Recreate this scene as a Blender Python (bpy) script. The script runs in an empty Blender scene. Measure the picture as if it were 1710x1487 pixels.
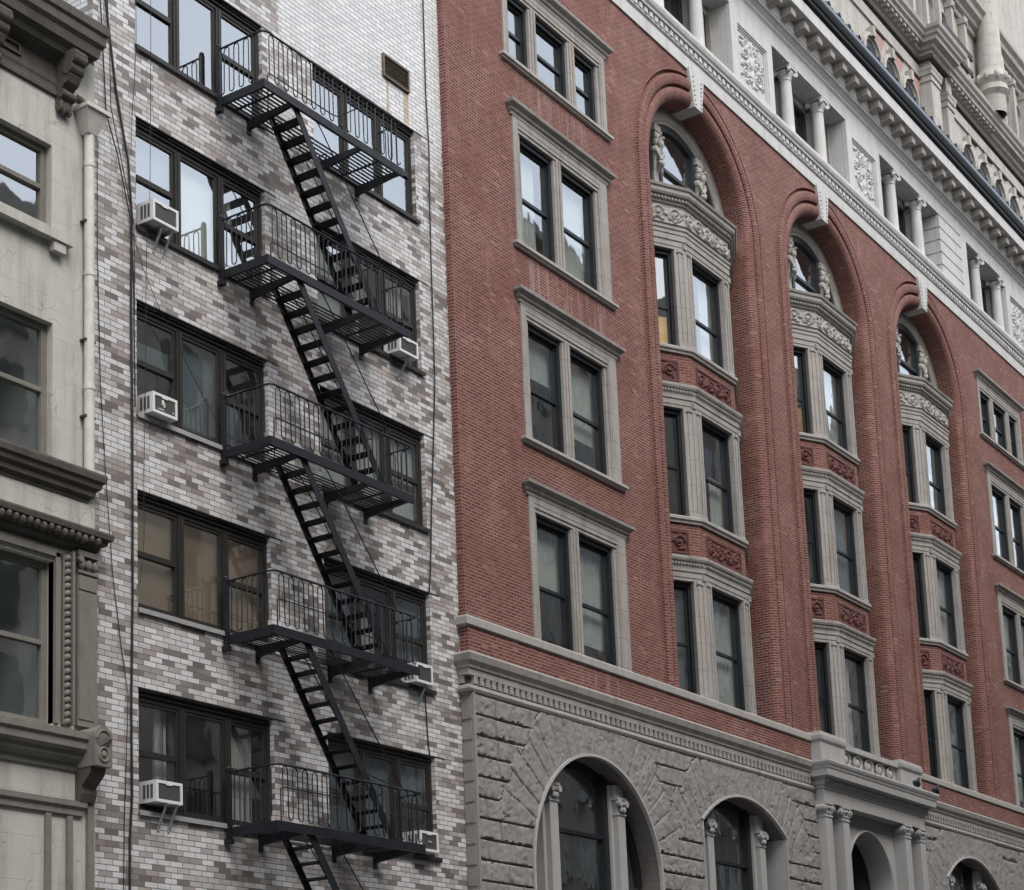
import bpy, math, random
import numpy as np
from mathutils import Vector, Matrix
R = math.radians
rnd = random.Random(7)
scn = bpy.context.scene
COL = scn.collection
GZ = -17.6            # street level; z = 0 is the head of the second window row of the pale building
YR = -.147            # front plane of the red brick wall (pale brick wall front is y = 0)

# ------------------------------------------------------------------ mesh helper
class MB:
    def __init__(s): s.v=[]; s.f=[]; s.uv=[]; s.hasuv=False
    def add(s, vs, fs, uvs=None):
        b=len(s.v); s.v.extend([tuple(p) for p in vs])
        for i,f in enumerate(fs):
            s.f.append([b+k for k in f])
            s.uv.append(uvs[i] if uvs else None)
        if uvs: s.hasuv=True
        return s
    def quad(s,a,b,c,d): return s.add([a,b,c,d],[(0,1,2,3)])
    def box(s,x0,x1,y0,y1,z0,z1):
        v=[(x,y,z) for x in (x0,x1) for y in (y0,y1) for z in (z0,z1)]
        return s.add(v,[(0,1,3,2),(4,6,7,5),(0,4,5,1),(2,3,7,6),(0,2,6,4),(1,5,7,3)])
    def obox(s,p,d,n,u0,u1,o0,o1,z0,z1):
        # box in a wall frame: p origin (x,y), d direction along wall, n outward, z up
        v=[]
        for u in (u0,u1):
            for o in (o0,o1):
                for z in (z0,z1): v.append((p[0]+d[0]*u+n[0]*o, p[1]+d[1]*u+n[1]*o, z))
        return s.add(v,[(0,1,3,2),(4,6,7,5),(0,4,5,1),(2,3,7,6),(0,2,6,4),(1,5,7,3)])
    def beam(s,a,b,w,h,up=(0,0,1)):
        a=Vector(a); b=Vector(b); d=(b-a).normalized(); up=Vector(up)
        if abs(d.dot(up))>.98: up=Vector((0,1,0))
        r=d.cross(up).normalized(); u=r.cross(d).normalized()
        v=[]
        for p in (a,b):
            for i,j in ((-1,-1),(1,-1),(1,1),(-1,1)): v.append(p+r*(i*w/2)+u*(j*h/2))
        return s.add(v,[(3,2,1,0),(4,5,6,7),(0,1,5,4),(1,2,6,5),(2,3,7,6),(3,0,4,7)])
    def tube(s,pts,r,n=6,closed=False):
        pts=[Vector(p) for p in pts]; k=len(pts); base=len(s.v); prev=None
        for i,p in enumerate(pts):
            a=pts[i-1] if (i>0 or closed) else p; c=pts[(i+1)%k] if (i<k-1 or closed) else p
            t=(c-a).normalized()
            if prev is None:
                up=Vector((0,0,1)) if abs(t.z)<.9 else Vector((0,1,0))
                x=t.cross(up).normalized()
            else: x=(prev-t*prev.dot(t)).normalized()
            prev=x; y=t.cross(x)
            rr=r[i] if isinstance(r,(list,tuple)) else r
            for j in range(n):
                an=2*math.pi*j/n; q=p+x*(rr*math.cos(an))+y*(rr*math.sin(an)); s.v.append(tuple(q))
        for i in range(k if closed else k-1):
            for j in range(n):
                i2=(i+1)%k
                s.f.append([base+i*n+j,base+i*n+(j+1)%n,base+i2*n+(j+1)%n,base+i2*n+j]); s.uv.append(None)
        if not closed:
            s.f.append([base+j for j in range(n)][::-1]); s.uv.append(None)
            s.f.append([base+(k-1)*n+j for j in range(n)]); s.uv.append(None)
        return s
    def sweep(s,path,prof,caps=True,z0=0):
        # horizontal molding: path of (x,y), profile of (outward, z)
        k=len(path); nrm=[]
        for i in range(k):
            ns=[]
            for a,b in ((i-1,i),(i,i+1)):
                if a<0 or b>=k: continue
                dx=path[b][0]-path[a][0]; dy=path[b][1]-path[a][1]; l=math.hypot(dx,dy); ns.append((dy/l,-dx/l))
            if len(ns)==1: nrm.append(ns[0])
            else:
                mx=ns[0][0]+ns[1][0]; my=ns[0][1]+ns[1][1]; d=1+ns[0][0]*ns[1][0]+ns[0][1]*ns[1][1]
                nrm.append((mx/d,my/d))
        m=len(prof); v=[]
        for (x,y),(nx,ny) in zip(path,nrm):
            for o,z in prof: v.append((x+nx*o,y+ny*o,z0+z))
        f=[]
        for i in range(k-1):
            for j in range(m-1): f.append((i*m+j,(i+1)*m+j,(i+1)*m+j+1,i*m+j+1))
        if caps: f.append(tuple(range(m))); f.append(tuple((k-1)*m+j for j in range(m))[::-1])
        return s.add(v,f)
    def arch(s,cx,zc,zf,prof,n=40,a0=180,a1=0,legs=(True,True)):
        # profile of (radius, y) swept round an arch with legs down to zf
        path=[]
        if legs[0]:
            for z in np.linspace(zf,zc,10)[:-1]: path.append((-1,0,z))
        for i in range(n+1):
            a=R(a0+(a1-a0)*i/n); path.append((math.cos(a),math.sin(a),zc))
        if legs[1]:
            for z in np.linspace(zc,zf,10)[1:]: path.append((1,0,z))
        m=len(prof); cum=[0]
        for a,b in zip(prof,prof[1:]): cum.append(cum[-1]+math.hypot(b[0]-a[0],b[1]-a[1]))
        rm=sum(p[0] for p in prof)/m; vl=[]; last=None; acc=0; vv=[]
        for c,sn,z in path:
            cur=(c*rm,z+sn*rm)
            if last: acc+=math.hypot(cur[0]-last[0],cur[1]-last[1])
            last=cur; vl.append(acc)
            for r_,y in prof: vv.append((cx+c*r_,y,z+sn*r_))
        f=[]; uv=[]
        for i in range(len(path)-1):
            for j in range(m-1):
                f.append((i*m+j,(i+1)*m+j,(i+1)*m+j+1,i*m+j+1))
                uv.append([(cum[j],vl[i]),(cum[j],vl[i+1]),(cum[j+1],vl[i+1]),(cum[j+1],vl[i])])
        return s.add(vv,f,uv)
    def lathe(s,prof,cx,cy,n=16):
        k=len(prof); v=[]
        for r_,z in prof:
            for j in range(n):
                a=2*math.pi*j/n; v.append((cx+r_*math.cos(a),cy+r_*math.sin(a),z))
        f=[]
        for i in range(k-1):
            for j in range(n): f.append((i*n+j,i*n+(j+1)%n,(i+1)*n+(j+1)%n,(i+1)*n+j))
        return s.add(v,f)
    def blob(s,c,r,n=10,m=8,rot=None):
        v=[];f=[]
        for i in range(m+1):
            t=math.pi*i/m
            for j in range(n):
                a=2*math.pi*j/n
                q=Vector((r[0]*math.sin(t)*math.cos(a),r[1]*math.sin(t)*math.sin(a),r[2]*math.cos(t)))
                if rot: q=rot@q
                v.append((c[0]+q.x,c[1]+q.y,c[2]+q.z))
        for i in range(m):
            for j in range(n): f.append((i*n+j,i*n+(j+1)%n,(i+1)*n+(j+1)%n,(i+1)*n+j))
        return s.add(v,f)
    def cyl(s,c,ax,r,l,n=16):
        c=Vector(c); ax=Vector(ax).normalized(); return s.tube([c-ax*(l/2),c+ax*(l/2)],r,n)
    def wall(s,x0,x1,z0,z1,y,holes,rev=0.):
        # front wall sheet with rectangular holes (hx0,hx1,hz0,hz1) and reveals rev deep
        xs=sorted(set([x0,x1]+[h[0] for h in holes]+[h[1] for h in holes])); xs=[x for x in xs if x0<=x<=x1]
        zs=sorted(set([z0,z1]+[h[2] for h in holes]+[h[3] for h in holes])); zs=[z for z in zs if z0<=z<=z1]
        for a,b in zip(xs,xs[1:]):
            for c,d in zip(zs,zs[1:]):
                mx=(a+b)/2; mz=(c+d)/2
                if any(h[0]<mx<h[1] and h[2]<mz<h[3] for h in holes): continue
                s.quad((a,y,c),(b,y,c),(b,y,d),(a,y,d))
        if rev:
            for h in holes:
                a,b,c,d=h
                s.quad((a,y,c),(a,y,d),(a,y+rev,d),(a,y+rev,c)); s.quad((b,y,d),(b,y,c),(b,y+rev,c),(b,y+rev,d))
                s.quad((a,y,d),(b,y,d),(b,y+rev,d),(a,y+rev,d)); s.quad((b,y,c),(a,y,c),(a,y+rev,c),(b,y+rev,c))
        return s

def root(name,label,cat,loc,group=None):
    o=bpy.data.objects.new(name,None); COL.objects.link(o); o.location=loc; o.empty_display_size=.2
    o['label']=label; o['category']=cat
    if group: o['group']=group
    return o
def rootloc(o):
    while o.parent: o=o.parent
    return Vector(o.location) if o.type=='EMPTY' else Vector(o.get('_base',(0,0,0)))
def P(name,m,mat,parent=None,smooth=False,ang=35,label=None):
    me=bpy.data.meshes.new(name); b=rootloc(parent) if parent else Vector((0,0,0))
    va=np.array(m.v,dtype=np.float64)-np.array(b)
    me.from_pydata(va.tolist(),[],m.f); me.validate(); me.update()
    if m.hasuv and len(me.polygons)==len(m.f):
        ul=me.uv_layers.new(name='UVMap').data
        for p,u in zip(me.polygons,m.uv):
            if u:
                for li,c in zip(p.loop_indices,u): ul[li].uv=c
    if smooth:
        me.shade_smooth(); me.set_sharp_from_angle(angle=R(ang))
    me.materials.append(mat)
    o=bpy.data.objects.new(name,me); COL.objects.link(o)
    if parent: o.parent=parent
    if label: o['label']=label
    return o
def T(name,m,mat,label,cat,group=None,smooth=False,kind=None):
    o=P(name,m,mat,None,smooth)
    if kind: o['kind']=kind
    else:
        o['label']=label; o['category']=cat
        if group: o['group']=group
    return o
def copy_tree(o,off=(0,0,0),parent=None,top=True):
    c=o.copy(); COL.objects.link(c)
    if top: c.location=Vector(o.location)+Vector(off); c.parent=o.parent
    else: c.parent=parent
    for ch in list(o.children): copy_tree(ch,(0,0,0),c,False)
    return c

# ------------------------------------------------------------------ materials
class NT:
    def __init__(s,name):
        s.m=bpy.data.materials.new(name); s.m.use_nodes=True; s.t=s.m.node_tree; s.t.nodes.clear()
        s.out=s.n('ShaderNodeOutputMaterial')
    def n(s,ty,**k):
        x=s.t.nodes.new(ty)
        for a,b in k.items(): setattr(x,a,b)
        return x
    def l(s,a,b): s.t.links.new(a,b)
    def math(s,op,a,b=None,c=None):
        x=s.n('ShaderNodeMath',operation=op)
        for i,q in enumerate((a,b,c)):
            if q is None: continue
            if isinstance(q,(int,float)): x.inputs[i].default_value=q
            else: s.l(q,x.inputs[i])
        return x.outputs[0]
    def mix(s,f,a,b,blend='MIX'):
        x=s.n('ShaderNodeMix',data_type='RGBA',blend_type=blend)
        for i,q in ((0,f),(6,a),(7,b)):
            if isinstance(q,(int,float)): x.inputs[i].default_value=q
            elif isinstance(q,tuple): x.inputs[i].default_value=q if len(q)==4 else q+(1,)
            else: s.l(q,x.inputs[i])
        return x.outputs[2]
    def ramp(s,f,stops,const=False):
        x=s.n('ShaderNodeValToRGB'); e=x.color_ramp.elements
        if const: x.color_ramp.interpolation='CONSTANT'
        while len(e)<len(stops): e.new(.5)
        for i,(p,c) in enumerate(stops):
            e[i].position=p; e[i].color=(c if isinstance(c,tuple) else (c,c,c))+(1,)
        s.l(f,x.inputs[0]); return x.outputs[0]
    def noise(s,vec,scale,detail=4,rough=.55,dim='3D'):
        x=s.n('ShaderNodeTexNoise',noise_dimensions=dim); x.inputs['Scale'].default_value=scale; x.inputs['Detail'].default_value=detail; x.inputs['Roughness'].default_value=rough
        if vec is not None: s.l(vec,x.inputs['Vector'])
        return x.outputs[0]
    def pos(s): return s.n('ShaderNodeNewGeometry')
    def scale(s,vec,sc,off=(0,0,0)):
        x=s.n('ShaderNodeMapping'); x.inputs['Scale'].default_value=sc; x.inputs['Location'].default_value=off; s.l(vec,x.inputs[0]); return x.outputs[0]
    def comb(s,a,b,c=0.):
        x=s.n('ShaderNodeCombineXYZ')
        for i,q in enumerate((a,b,c)):
            if isinstance(q,(int,float)): x.inputs[i].default_value=q
            else: s.l(q,x.inputs[i])
        return x.outputs[0]
    def sep(s,v):
        x=s.n('ShaderNodeSeparateXYZ'); s.l(v,x.inputs[0]); return x.outputs
    def bsdf(s,col,rough=.7,metal=0.,bump=None,bstr=.3,bdist=.02,spec=.4):
        b=s.n('ShaderNodeBsdfPrincipled')
        if isinstance(col,tuple): b.inputs['Base Color'].default_value=col+(1,)
        else: s.l(col,b.inputs['Base Color'])
        if isinstance(rough,(int,float)): b.inputs['Roughness'].default_value=rough
        else: s.l(rough,b.inputs['Roughness'])
        b.inputs['Metallic'].default_value=metal; b.inputs['Specular IOR Level'].default_value=spec
        if bump is not None:
            u=s.n('ShaderNodeBump'); u.inputs['Strength'].default_value=bstr; u.inputs['Distance'].default_value=bdist
            s.l(bump,u.inputs['Height']); s.l(u.outputs[0],b.inputs['Normal'])
        s.l(b.outputs[0],s.out.inputs[0]); return b
    def walluv(s,uvmap=False):
        if uvmap:
            u=s.n('ShaderNodeUVMap'); x=s.sep(u.outputs[0]); return x[0],x[1]
        g=s.pos(); p=s.sep(g.outputs['Position']); n=s.sep(g.outputs['True Normal'])
        sx=s.math('GREATER_THAN',s.math('ABSOLUTE',n[0]),.8); sz=s.math('GREATER_THAN',s.math('ABSOLUTE',n[2]),.8)
        u=s.math('ADD',s.math('MULTIPLY',p[1],sx),s.math('MULTIPLY',p[0],s.math('SUBTRACT',1.,sx)))
        v=s.math('ADD',s.math('MULTIPLY',p[1],sz),s.math('MULTIPLY',p[2],s.math('SUBTRACT',1.,sz)))
        return u,v
    def brick(s,L,H,mu,mv,uvmap=False):
        u,v=s.walluv(uvmap)
        vr=s.math('DIVIDE',v,H); row=s.math('FLOOR',vr)
        jit=s.n('ShaderNodeTexWhiteNoise',noise_dimensions='1D'); s.l(row,jit.inputs['W'])
        us=s.math('ADD',s.math('DIVIDE',u,L),s.math('ADD',s.math('MULTIPLY',s.math('FLOORED_MODULO',row,2.),.5),s.math('MULTIPLY',jit.outputs[0],.12)))
        col=s.math('FLOOR',us); fu=s.math('FRACT',us); fv=s.math('FRACT',vr)
        mo=s.math('MAXIMUM',s.math('LESS_THAN',fu,mu/L),s.math('LESS_THAN',fv,mv/H))
        w=s.n('ShaderNodeTexWhiteNoise',noise_dimensions='2D'); s.l(s.comb(col,row),w.inputs['Vector'])
        return u,v,row,col,mo,w.outputs[0],w.outputs[1]

MAT={}
def mk(name,fn): MAT[name]=fn(); return MAT[name]

def m_glazed():
    s=NT('glazed_brick'); L,H=.268,.0885
    u,v,row,col,mo,w,wc=s.brick(L,H,.012,.013)
    # weathering clusters of tones in slanting bands, as laid in the wall
    cl=s.noise(s.comb(s.math('ADD',s.math('MULTIPLY',col,.16),s.math('MULTIPLY',row,.10)),s.math('MULTIPLY',row,.16)),1.,2,.5)
    t=s.math('ADD',s.math('MULTIPLY',w,.88),s.math('MULTIPLY',s.math('SUBTRACT',cl,.46),.50))
    c=s.ramp(t,[(0.,(.165,.14,.128)),(.06,(.205,.175,.16)),(.13,(.25,.218,.20)),(.19,(.335,.298,.275)),(.28,(.385,.353,.328)),(.37,(.435,.408,.385)),(.45,(.475,.455,.43)),(.53,(.51,.507,.503)),(.67,(.55,.555,.562))],True)
    hu=s.sep(wc); c=s.mix(.55,c,s.comb(s.math('ADD',.82,s.math('MULTIPLY',hu[0],.36)),s.math('ADD',.82,s.math('MULTIPLY',s.math('ADD',s.math('MULTIPLY',hu[0],.85),s.math('MULTIPLY',hu[1],.15)),.36)),s.math('ADD',.82,s.math('MULTIPLY',s.math('ADD',s.math('MULTIPLY',hu[0],.8),s.math('MULTIPLY',hu[2],.2)),.36))),'MULTIPLY')
    # plain white course above the upper window heads
    zw=s.math('MULTIPLY',s.math('GREATER_THAN',v,3.14),s.math('GREATER_THAN',u,3.55))
    wh=s.ramp(w,[(0.,(.56,.565,.575)),(.5,(.63,.635,.645)),(1.,(.70,.705,.71))])
    c=s.mix(zw,c,wh)
    g=s.pos(); px=s.sep(g.outputs['Position'])
    br=s.noise(s.scale(g.outputs['Position'],(1,1,1)),9,3)
    br2=s.noise(s.scale(g.outputs['Position'],(1,1,2.5)),30,3,.7); c=s.mix(.6,c,s.mix(br,(.72,.71,.70),(1.2,1.19,1.18)),'MULTIPLY'); c=s.mix(.55,c,s.mix(br2,(.65,.65,.65),(1.35,1.35,1.35)),'MULTIPLY')
    dirt=s.noise(s.scale(g.outputs['Position'],(1.6,1.6,.35)),1.1,5,.6)
    c=s.mix(s.ramp(dirt,[(.45,0.),(.75,.55)]),c,s.mix(1.,c,(.78,.75,.73),'MULTIPLY'))
    # rust runs below the vent grille
    def run(x0,wd,z0,z1):
        a=s.math('LESS_THAN',s.math('ABSOLUTE',s.math('SUBTRACT',s.math('ADD',px[0],s.math('MULTIPLY',s.math('SUBTRACT',dirt,.5),.1)),x0)),wd)
        return s.math('MULTIPLY',a,s.math('MULTIPLY',s.math('GREATER_THAN',px[2],z0),s.math('LESS_THAN',px[2],z1)))
    rn=s.math('MAXIMUM',run(6.72,.04,3.14,3.84),run(7.30,.085,3.14,3.82))
    c=s.mix(s.math('MULTIPLY',rn,s.math('MULTIPLY',s.ramp(br,[(.3,.35),(.7,1.)]),.95)),c,(.36,.22,.05))
    # soot smudges on the wall below each balcony bracket (own ragged shape)
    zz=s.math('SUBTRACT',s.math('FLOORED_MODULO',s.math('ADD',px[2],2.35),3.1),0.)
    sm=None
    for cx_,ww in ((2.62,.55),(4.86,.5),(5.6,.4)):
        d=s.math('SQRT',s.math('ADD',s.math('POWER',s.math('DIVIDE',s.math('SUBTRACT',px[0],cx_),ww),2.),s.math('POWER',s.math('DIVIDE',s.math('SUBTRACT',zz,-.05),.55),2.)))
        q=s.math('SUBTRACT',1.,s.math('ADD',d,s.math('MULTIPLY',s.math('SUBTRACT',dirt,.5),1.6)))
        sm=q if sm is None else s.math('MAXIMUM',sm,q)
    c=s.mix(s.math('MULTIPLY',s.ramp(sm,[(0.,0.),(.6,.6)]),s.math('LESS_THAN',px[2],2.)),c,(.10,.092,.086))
    c=s.mix(mo,c,(.13,.125,.13))
    s.bsdf(c,s.math('ADD',s.math('MULTIPLY',mo,.5),.35),bump=s.math('SUBTRACT',1.,mo),bstr=.5,bdist=.012,spec=.35); return s.m
def m_red(uvmap):
    def f():
        s=NT('red_brick_laid' if uvmap else 'red_brick'); L,H=.21,.068
        u,v,row,col,mo,w,wc=s.brick(L,H,.016,.0225,uvmap)
        c=s.ramp(w,[(0.,(.090,.034,.027)),(.2,(.115,.042,.033)),(.6,(.142,.052,.040)),(.85,(.165,.064,.050)),(1.,(.195,.085,.068))])
        g=s.pos(); po=g.outputs['Position']
        big=s.noise(s.scale(po,(.5,.5,.35)),1.2,5,.6)
        c=s.mix(s.ramp(big,[(.3,0.),(.75,.5)]),c,s.mix(1.,c,(.68,.66,.68),'MULTIPLY'))
        eff=s.noise(s.scale(po,(1.,1.,.9),(3,1,8)),1.3,6,.7)
        c=s.mix(s.ramp(eff,[(.56,0.),(.72,.38)]),c,(.44,.24,.21))
        st=s.noise(s.scale(po,(5,5,.5),(1,7,2)),1.,4,.7)
        c=s.mix(s.ramp(st,[(.60,0.),(.72,.3)]),c,(.48,.30,.27))
        so=s.noise(s.scale(po,(2.6,2.6,.22),(9,2,4)),1.,5,.65)
        c=s.mix(s.ramp(so,[(.52,0.),(.75,.5)]),c,s.mix(1.,c,(.6,.58,.57),'MULTIPLY'))
        tan=s.math('MULTIPLY',s.math('GREATER_THAN',w,.985),.6); c=s.mix(tan,c,(.27,.15,.12))
        mc=s.mix(s.ramp(s.noise(po,.7,4),[(.3,0.),(.7,1.)]),(.20,.102,.086),(.32,.20,.175))
        fine=s.noise(po,26,3); c=s.mix(.5,c,s.mix(fine,(.7,.7,.7),(1.3,1.3,1.3)),'MULTIPLY')
        c=s.mix(mo,c,mc)
        pp=s.sep(po)
        def box(x0,x1,z0,z1):
            a=s.math('MULTIPLY',s.math('SUBTRACT',pp[0],x0),s.math('SUBTRACT',x1,pp[0])); b=s.math('MULTIPLY',s.math('SUBTRACT',pp[2],z0),s.math('SUBTRACT',z1,pp[2]))
            return s.math('MULTIPLY',s.math('MINIMUM',s.math('MAXIMUM',s.math('MULTIPLY',a,1.6),0.),1.),s.math('MINIMUM',s.math('MAXIMUM',s.math('MULTIPLY',b,14.),0.),1.))
        ss=s.noise(s.scale(po,(9.,9.,.5),(2,0,3)),1.,3,.6)
        rs=s.math('MULTIPLY',s.math('MAXIMUM',box(11.2,14.0,5.22,6.08),s.math('MAXIMUM',box(12.4,14.4,-7.18,-6.66),box(11.0,14.6,.95,1.92))),s.ramp(ss,[(.50,0.),(.70,.5)]))
        c=s.mix(rs,c,(.36,.30,.28))
        s.bsdf(c,.82,bump=s.math('SUBTRACT',1.,mo),bstr=.9,bdist=.02,spec=.25); return s.m
    return f
def m_stone(name,ca,cb,stain=(.5,.46,.42),sscale=1.,gran=28.,rough=.8,joint=None,amt=.6,bstr=.25):
    def f():
        s=NT(name); g=s.pos(); po=g.outputs['Position']
        a=s.noise(po,3.2*sscale,6,.65); b=s.noise(po,gran,2,.6)
        c=s.mix(a,ca,cb); c=s.mix(.3,c,s.mix(b,(.7,.7,.7),(1.3,1.3,1.3)),'MULTIPLY')
        k=s.noise(s.scale(po,(3.5,3.5,.45)),1.1,6,.7)
        c=s.mix(s.ramp(k,[(.48,0.),(.78,amt)]),c,s.mix(1.,c,stain,'MULTIPLY'))
        h=s.math('ADD',b,s.math('MULTIPLY',a,2.))
        if joint:
            u,v=s.walluv(); L,H=joint
            vr=s.math('DIVIDE',v,H); row=s.math('FLOOR',vr); us=s.math('ADD',s.math('DIVIDE',u,L),s.math('MULTIPLY',s.math('FLOORED_MODULO',row,2.),.5))
            mo=s.math('MAXIMUM',s.math('LESS_THAN',s.math('FRACT',us),.012/L),s.math('LESS_THAN',s.math('FRACT',vr),.012/H))
            c=s.mix(s.math('MULTIPLY',mo,.7),c,s.mix(1.,c,(.4,.38,.36),'MULTIPLY')); h=s.math('SUBTRACT',h,s.math('MULTIPLY',mo,2.))
        s.bsdf(c,rough,bump=h,bstr=bstr,bdist=.012,spec=.3); return s.m
    return f
def m_plain(name,col,rough=.5,metal=0.,var=.25,bs=.1,spec=.4,scale=12.):
    def f():
        s=NT(name); g=s.pos(); n=s.noise(g.outputs['Position'],scale,5,.6)
        lo=tuple(max(0,x*(1-var)) for x in col); hi=tuple(x*(1+var) for x in col)
        c=s.mix(n,lo,hi); s.bsdf(c,s.ramp(n,[(.3,min(1.,rough*.85)),(.8,min(1.,rough*1.2))]),metal,n,bs,.01,spec); return s.m
    return f
def m_iron():
    s=NT('black_painted_iron'); g=s.pos(); po=g.outputs['Position']
    n=s.noise(po,7,6,.65); k=s.noise(po,45,3)
    c=s.mix(n,(.006,.0068,.009),(.014,.0155,.021)); c=s.mix(s.ramp(k,[(.62,0.),(.8,.5)]),c,(.03,.02,.016))
    s.bsdf(c,s.ramp(n,[(.3,.38),(.8,.7)]),0.,k,.25,.006,.3); return s.m
def m_glass(name,tint,wav=.007,ior=.30,gl=(.93,.96,.98)):
    def f():
        s=NT(name); g=s.pos(); po=g.outputs['Position']
        n=s.noise(s.scale(po,(1.,1.,.8)),.75,2,.4); n2=s.noise(s.scale(po,(1.,1.,.45),(5,3,1)),2.2,2,.5)
        h=s.math('ADD',n,s.math('MULTIPLY',n2,.25))
        bu=s.n('ShaderNodeBump'); bu.inputs['Strength'].default_value=1.; bu.inputs['Distance'].default_value=wav; s.l(h,bu.inputs['Height'])
        tr=s.n('ShaderNodeBsdfTransparent'); tr.inputs[0].default_value=tint+(1,)
        gs=s.n('ShaderNodeBsdfGlossy'); gs.inputs['Roughness'].default_value=.02; gs.inputs[0].default_value=gl+(1,); s.l(bu.outputs[0],gs.inputs['Normal'])
        dt=s.n('ShaderNodeVectorMath',operation='DOT_PRODUCT'); s.l(g.outputs['Incoming'],dt.inputs[0]); s.l(g.outputs['True Normal'],dt.inputs[1])
        fr=s.math('ADD',ior,s.math('MULTIPLY',1.-ior,s.math('POWER',s.math('SUBTRACT',1.,s.math('ABSOLUTE',dt.outputs['Value'])),5.)))
        d=s.n('ShaderNodeBsdfDiffuse'); d.inputs[0].default_value=(.32,.33,.33,1)
        du=s.noise(s.scale(po,(1.5,1.5,.8)),2.,6,.7)
        mx=s.n('ShaderNodeMixShader'); s.l(s.ramp(du,[(.40,.015),(.8,.11)]),mx.inputs[0]); s.l(tr.outputs[0],mx.inputs[1]); s.l(d.outputs[0],mx.inputs[2])
        m2=s.n('ShaderNodeMixShader'); s.l(fr,m2.inputs[0]); s.l(mx.outputs[0],m2.inputs[1]); s.l(gs.outputs[0],m2.inputs[2])
        s.l(m2.outputs[0],s.out.inputs[0]); return s.m
    return f
def m_emit(name,col,st):
    def f():
        s=NT(name); g=s.pos(); n=s.noise(s.scale(g.outputs['Position'],(1.5,1.5,1.)),1.6,3)
        c=s.mix(n,tuple(x*.55 for x in col),col); b=s.bsdf(c,.8); s.l(c,b.inputs['Emission Color']); b.inputs['Emission Strength'].default_value=st; return s.m
    return f
def m_curtain():
    s=NT('white_curtain_cloth'); g=s.pos(); p=s.sep(g.outputs['Position'])
    n=s.noise(s.comb(s.math('MULTIPLY',p[0],14.),p[2],0.),1.,3)
    s.bsdf(s.mix(n,(.42,.41,.38),(.74,.72,.68)),.9,bump=n,bstr=.5); return s.m
def m_stucco():
    s=NT('beige_stucco'); g=s.pos(); po=g.outputs['Position']
    a=s.noise(po,1.6,6,.65); b=s.noise(po,22,3)
    c=s.mix(a,(.37,.362,.325),(.53,.522,.485)); c=s.mix(.35,c,s.mix(b,(.75,.75,.75),(1.2,1.2,1.2)),'MULTIPLY')
    st=s.noise(s.scale(po,(4,4,.4)),1.,6,.7); c=s.mix(s.ramp(st,[(.45,0.),(.75,.75)]),c,s.mix(1.,c,(.52,.50,.45),'MULTIPLY'))
    # thin cracks and old block joints showing through
    v=s.n('ShaderNodeTexVoronoi',feature='DISTANCE_TO_EDGE'); v.inputs['Scale'].default_value=1.25
    wob=s.n('ShaderNodeTexNoise'); wob.inputs['Scale'].default_value=3.; s.l(po,wob.inputs['Vector'])
    vv=s.n('ShaderNodeVectorMath',operation='ADD'); s.l(po,vv.inputs[0]); sc=s.n('ShaderNodeVectorMath',operation='SCALE'); s.l(wob.outputs[1],sc.inputs[0]); sc.inputs['Scale'].default_value=.5; s.l(sc.outputs[0],vv.inputs[1]); s.l(vv.outputs[0],v.inputs['Vector'])
    cr=s.math('MULTIPLY',s.ramp(v.outputs[0],[(.0,1.),(.012,0.)]),s.ramp(a,[(.42,0.),(.6,.8)]))
    u,w=s.walluv(); fz=s.math('FRACT',s.math('DIVIDE',w,.62)); jo=s.math('MULTIPLY',s.math('LESS_THAN',fz,.016),s.ramp(b,[(.4,0.),(.6,.6)]))
    cr=s.math('MAXIMUM',cr,jo)
    c=s.mix(s.math('MULTIPLY',cr,.7),c,(.12,.112,.095)); s.bsdf(c,.88,bump=s.math('SUBTRACT',s.math('ADD',a,s.math('MULTIPLY',b,.3)),cr),bstr=.4,bdist=.02,spec=.2); return s.m

mk('glazed',m_glazed); mk('red',m_red(False)); mk('redl',m_red(True))
mk('lime',m_stone('grey_limestone',(.235,.218,.200),(.36,.34,.315),joint=(1.7,.64),stain=(.45,.42,.39),amt=.7))
mk('pale',m_stone('pale_limestone',(.40,.398,.392),(.545,.542,.535),stain=(.58,.55,.52),amt=.65,joint=(3.4,50.)))
mk('sill',m_stone('weathered_sill_stone',(.27,.255,.235),(.40,.38,.355),amt=.5))
mk('granite',m_stone('rock_faced_granite',(.185,.174,.164),(.305,.288,.274),stain=(.6,.56,.53),gran=40.,amt=.55,bstr=.45,sscale=.8))
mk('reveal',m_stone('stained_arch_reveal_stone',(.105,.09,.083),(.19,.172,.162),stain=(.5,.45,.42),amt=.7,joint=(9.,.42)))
mk('portal',m_stone('smooth_granite',(.30,.295,.285),(.38,.372,.362),gran=45.,amt=.35))
mk('terra',m_stone('red_terracotta',(.085,.036,.032),(.135,.054,.047),amt=.5))
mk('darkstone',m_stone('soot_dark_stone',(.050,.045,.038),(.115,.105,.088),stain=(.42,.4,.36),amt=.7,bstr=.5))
mk('brownstone',m_stone('weathered_grey_brownstone',(.135,.125,.108),(.215,.205,.180),stain=(.5,.46,.42),amt=.7,bstr=.4))
mk('stucco',m_stucco)
mk('farstone',m_stone('far_pale_stone',(.29,.275,.255),(.45,.43,.40),stain=(.45,.42,.39),amt=.7,joint=(1.3,.5)))
mk('farred',m_plain('salmon_red_brick',(.31,.19,.165),.85,0,.2))
mk('iron',m_iron)
mk('sash',m_plain('dark_green_black_sash_paint',(.012,.015,.018),.45,0,.4,.1,.35))
mk('bronze',m_plain('dark_bronze_window_metal',(.028,.026,.023),.5,.25,.35,.15))
mk('metalsill',m_plain('grey_metal_sill',(.34,.335,.325),.55,.3,.3))
mk('glass',m_glass('window_glass',(.80,.84,.83)))
mk('wavy',m_glass('old_wavy_window_glass',(.80,.84,.83),.012,.29))
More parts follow.
